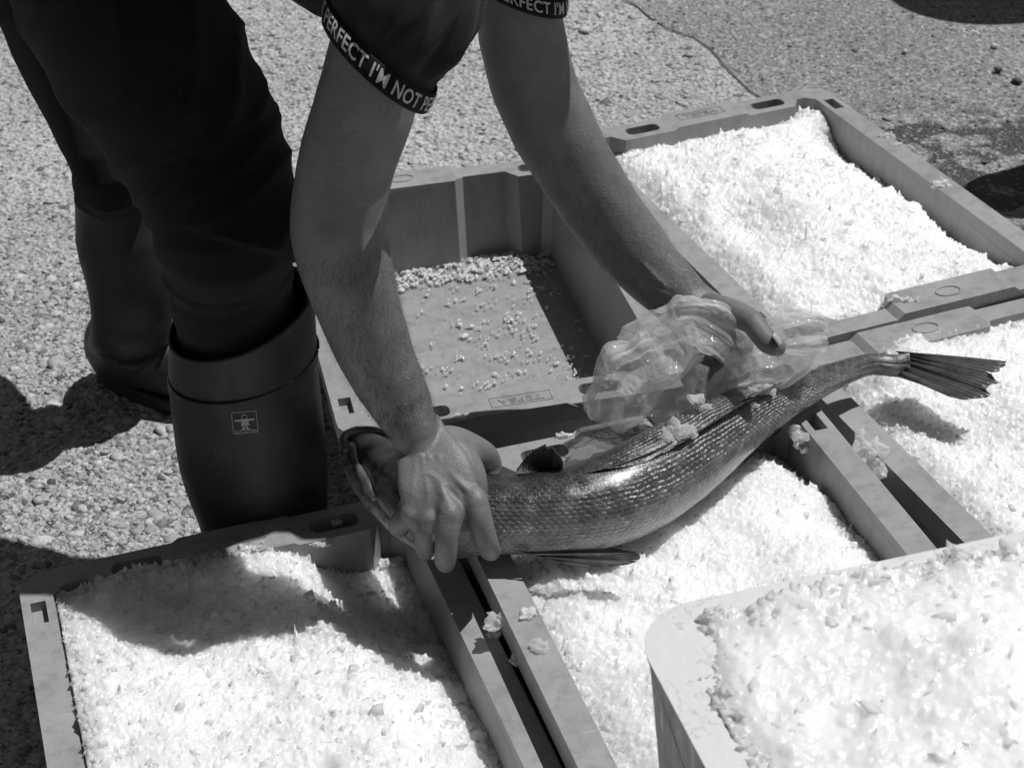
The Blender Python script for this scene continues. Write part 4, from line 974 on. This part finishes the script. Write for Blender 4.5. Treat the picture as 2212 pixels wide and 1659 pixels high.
# ------------------------------------------------------------------ loose lumps of ice
def lump(px_, py_, z, w_, h_, seed, label, zs=.5, tall=False, mat='wet'):
    p = A(px_, py_, z)
    if (px_, py_) in REST: p = REST[(px_, py_)]+Vector((0,0,.0012))    # rest it on whatever lies there
    s_ = 1/ppm(p); r = np.random.default_rng(seed); n = 34
    P0 = np.clip(r.normal(size=(n,3)),-1.6,1.6)*np.array([w_*s_*.24, h_*s_*.24, max(w_,h_)*s_*.07*(1 if not tall else 3)])
    sz = r.uniform(.16,.34,n)*min(w_,h_)*s_
    ic = rocks('t', P0+np.array(p), sz, .5, M[mat], jit=.35, tilt=.8, seed=seed)
    rm = ic.modifiers.new('r','REMESH'); rm.mode = 'VOXEL'; rm.voxel_size = .0009; bake(ic); ic.name = 'ice_lump'; ic.data.name = 'ice_lump'
    V = np.array([v.co[:] for v in ic.data.vertices]); V += fbm(V*260, 2, seed)[:,None]*.0006; ic.data.vertices.foreach_set('co', V.astype(np.float32).ravel()); ic.data.update()
    smooth_all(ic)
    try: ic.data.set_sharp_from_angle(angle=math.radians(38))
    except Exception: pass
    return tag(ic, label, 'ice lump', 'loose lumps of ice')
LUMPS = [
 (1078,1342,.162,62,44,31,'clear ice lump bridging the gap between the two front crate rims',0,0,'flake'),
 (1066,1372,.152,38,22,32,'thin melting ice scrap just below the big lump on the left rim',0,0,'wet'),
 (1140,1328,.180,34,34,38,'ice scrap on the middle crate rim, right beside the big lump',0,0,'wet'),
 (1163,1398,.180,44,38,33,'white ice lump on the middle crate\'s left rim, lower of the rim lumps',0,0,'flake'),
 (1113,1425,.120,22,44,34,'small ice lump wedged in the gap between the two front crates',0,0,'wet'),
 (1880,985,.160,66,110,35,'long white slab of ice leaning on the rim left of the right-hand crate',0,1,'flake'),
 (1727,945,.166,36,62,36,'upright ice shard beside the rim under the fish',0,1,'flake'),
 (1640,838,.250,52,52,37,'round ice lump on the fish\'s back beside the bag',0,0,'flake'),
 (1507,862,.262,44,28,39,'small ice lump on the fish at the lower tip of the bag',0,0,'flake'),
 (1462,935,.262,78,52,40,'largest ice cluster on the fish\'s back',0,0,'flake'),
 (1525,882,.262,30,16,45,'sliver of ice on the fish between the two lumps',0,0,'flake'),
 (1627,878,.245,26,16,46,'small ice chip on the fish\'s dark stripe',0,0,'flake'),
 (1218,943,.183,44,18,41,'flat wet ice scrap on the far rim of the middle crate',0,0,'wet'),
 (1950,650,.170,84,20,42,'patch of melting ice beside the moulding ring on the rear crate\'s near rim',0,0,'wet'),
 (1916,295,.166,40,14,43,'oval clear ice disc on the rear crate\'s right rim, uppermost',0,0,'flake'),
 (1936,315,.166,28,14,44,'small ice scrap on the rear crate\'s right rim, second from the top',0,0,'flake'),
 (2036,399,.166,44,24,47,'ice lump on the rear crate\'s right rim, lowest of the three',0,0,'wet'),
 (690,1178,.142,52,20,48,'wet ice film on the far rim of the front left crate, left of the hand',0,0,'wet'),
 (845,738+480,.128,60,26,49,'wet ice slab in the shade beside the fingers',0,0,'wet'),
 (725,1128,.136,24,34,50,'ice scrap inside the hand slot of the front left crate',0,0,'wet'),
 (995,900,.128,34,18,51,'ice lumps filling the rim slot of the empty crate',0,0,'wet'),
]
FREE = {(1078,1342), (1880,985), (1727,945), (995,900)}
LDG = bpy.context.evaluated_depsgraph_get(); LDG.update(); REST = {}
for a_ in LUMPS:
    if (a_[0], a_[1]) in FREE: continue
    q_ = S.ray_cast(LDG, O, ray(a_[0], a_[1]))
    if q_[0] and not q_[4].name.startswith('bag'): REST[(a_[0], a_[1])] = q_[1].copy()
for a_ in LUMPS: lump(*a_[:7], mat=a_[9], tall=bool(a_[8]))

# slush on the floor and walls of the empty crate
def bits():
    r = np.random.default_rng(77); P_, Sz = [], []
    o, a, h = CRATE['B']
    for n, (x0,x1,y0,y1), sg in ((520,(-.15,.15,.195,.255),.0021), (170,(-.15,.15,-.24,.2),.0015), (180,(.0,.155,-.2,.25),.0016), (110,(-.155,-.13,-.2,.2),.0020)):
        for _ in range(n):
            cx_, cy_ = r.uniform(x0,x1), r.uniform(y0,y1)
            k = 1 if r.random() < .6 else r.integers(3,9)
            for _ in range(k):
                s_ = r.lognormal(math.log(sg), .4); q = local('B', min(max(cx_+r.normal()*.004,-.158),.158), min(max(cy_+r.normal()*.003,-.25),.252), .0145+s_*.1); P_.append(tuple(q)); Sz.append(s_)
    # specks stuck to the far wall
    for _ in range(60):
        z = r.uniform(.03,.11); xx = r.uniform(-.15,.15)
        if .03 < xx < .125: continue
        q = local('B', xx, .2535+(z-.012)/.1*.004-.001, z); P_.append(tuple(q)); Sz.append(r.lognormal(math.log(.0020),.5))
    return np.array(P_), np.array(Sz).clip(.0008,.0045)
P_, Sz = bits()
tag(rocks('ice_slush', P_, Sz, .28, M['wet'], jit=.45, tilt=.4, seed=78), 'melting ice crumbs strewn over the floor of the empty crate', 'slush', kind='stuff')

# ------------------------------------------------------------------ unseen stand-ins added just outside the view to cast shadows into it
def caster(px_, py_, hgt, rad, label):
    tip = A(px_, py_, 0); c_ = tip + Vector((math.cos(SUN_AZ), math.sin(SUN_AZ), 0))*(hgt/math.tan(SUN_EL)+rad)
    rt = empty('shadow_caster', (c_.x, c_.y, 0), label=label, cat='caster', group='added shadow casters out of view')
    pr_ = [(rad*.94,0),(rad,.02),(rad,.3*hgt),(rad*1.02,.32*hgt),(rad,.34*hgt),(rad,.64*hgt),(rad*1.02,.66*hgt),(rad,.68*hgt),(rad,.96*hgt),(rad*.96,hgt)]
    V = [(q*math.cos(6.2832*k/48), q*math.sin(6.2832*k/48), z) for q, z in pr_ for k in range(48)]
    Fc = [[i*48+k, i*48+(k+1)%48, (i+1)*48+(k+1)%48, (i+1)*48+k] for i in range(len(pr_)-1) for k in range(48)]+[list(range(48))[::-1]]
    mesh('caster_wall', V, Fc, M['caster'], rt, True)
    lv = [(rad*.97*math.cos(6.2832*k/48), rad*.97*math.sin(6.2832*k/48), z) for z in (hgt-.012, hgt+.01) for k in range(48)]
    mesh('caster_lid', lv, [list(range(48))[::-1], list(range(48,96))]+[[k,(k+1)%48,48+(k+1)%48,48+k] for k in range(48)], M['caster'], rt)
caster(1948, 8, .62, .17, 'unseen added shadow drum beyond the top right corner, its round shadow in view')
caster(2108, 436, .36, .075, 'smaller unseen added shadow drum to the right of the rear crate, its shadow in view')
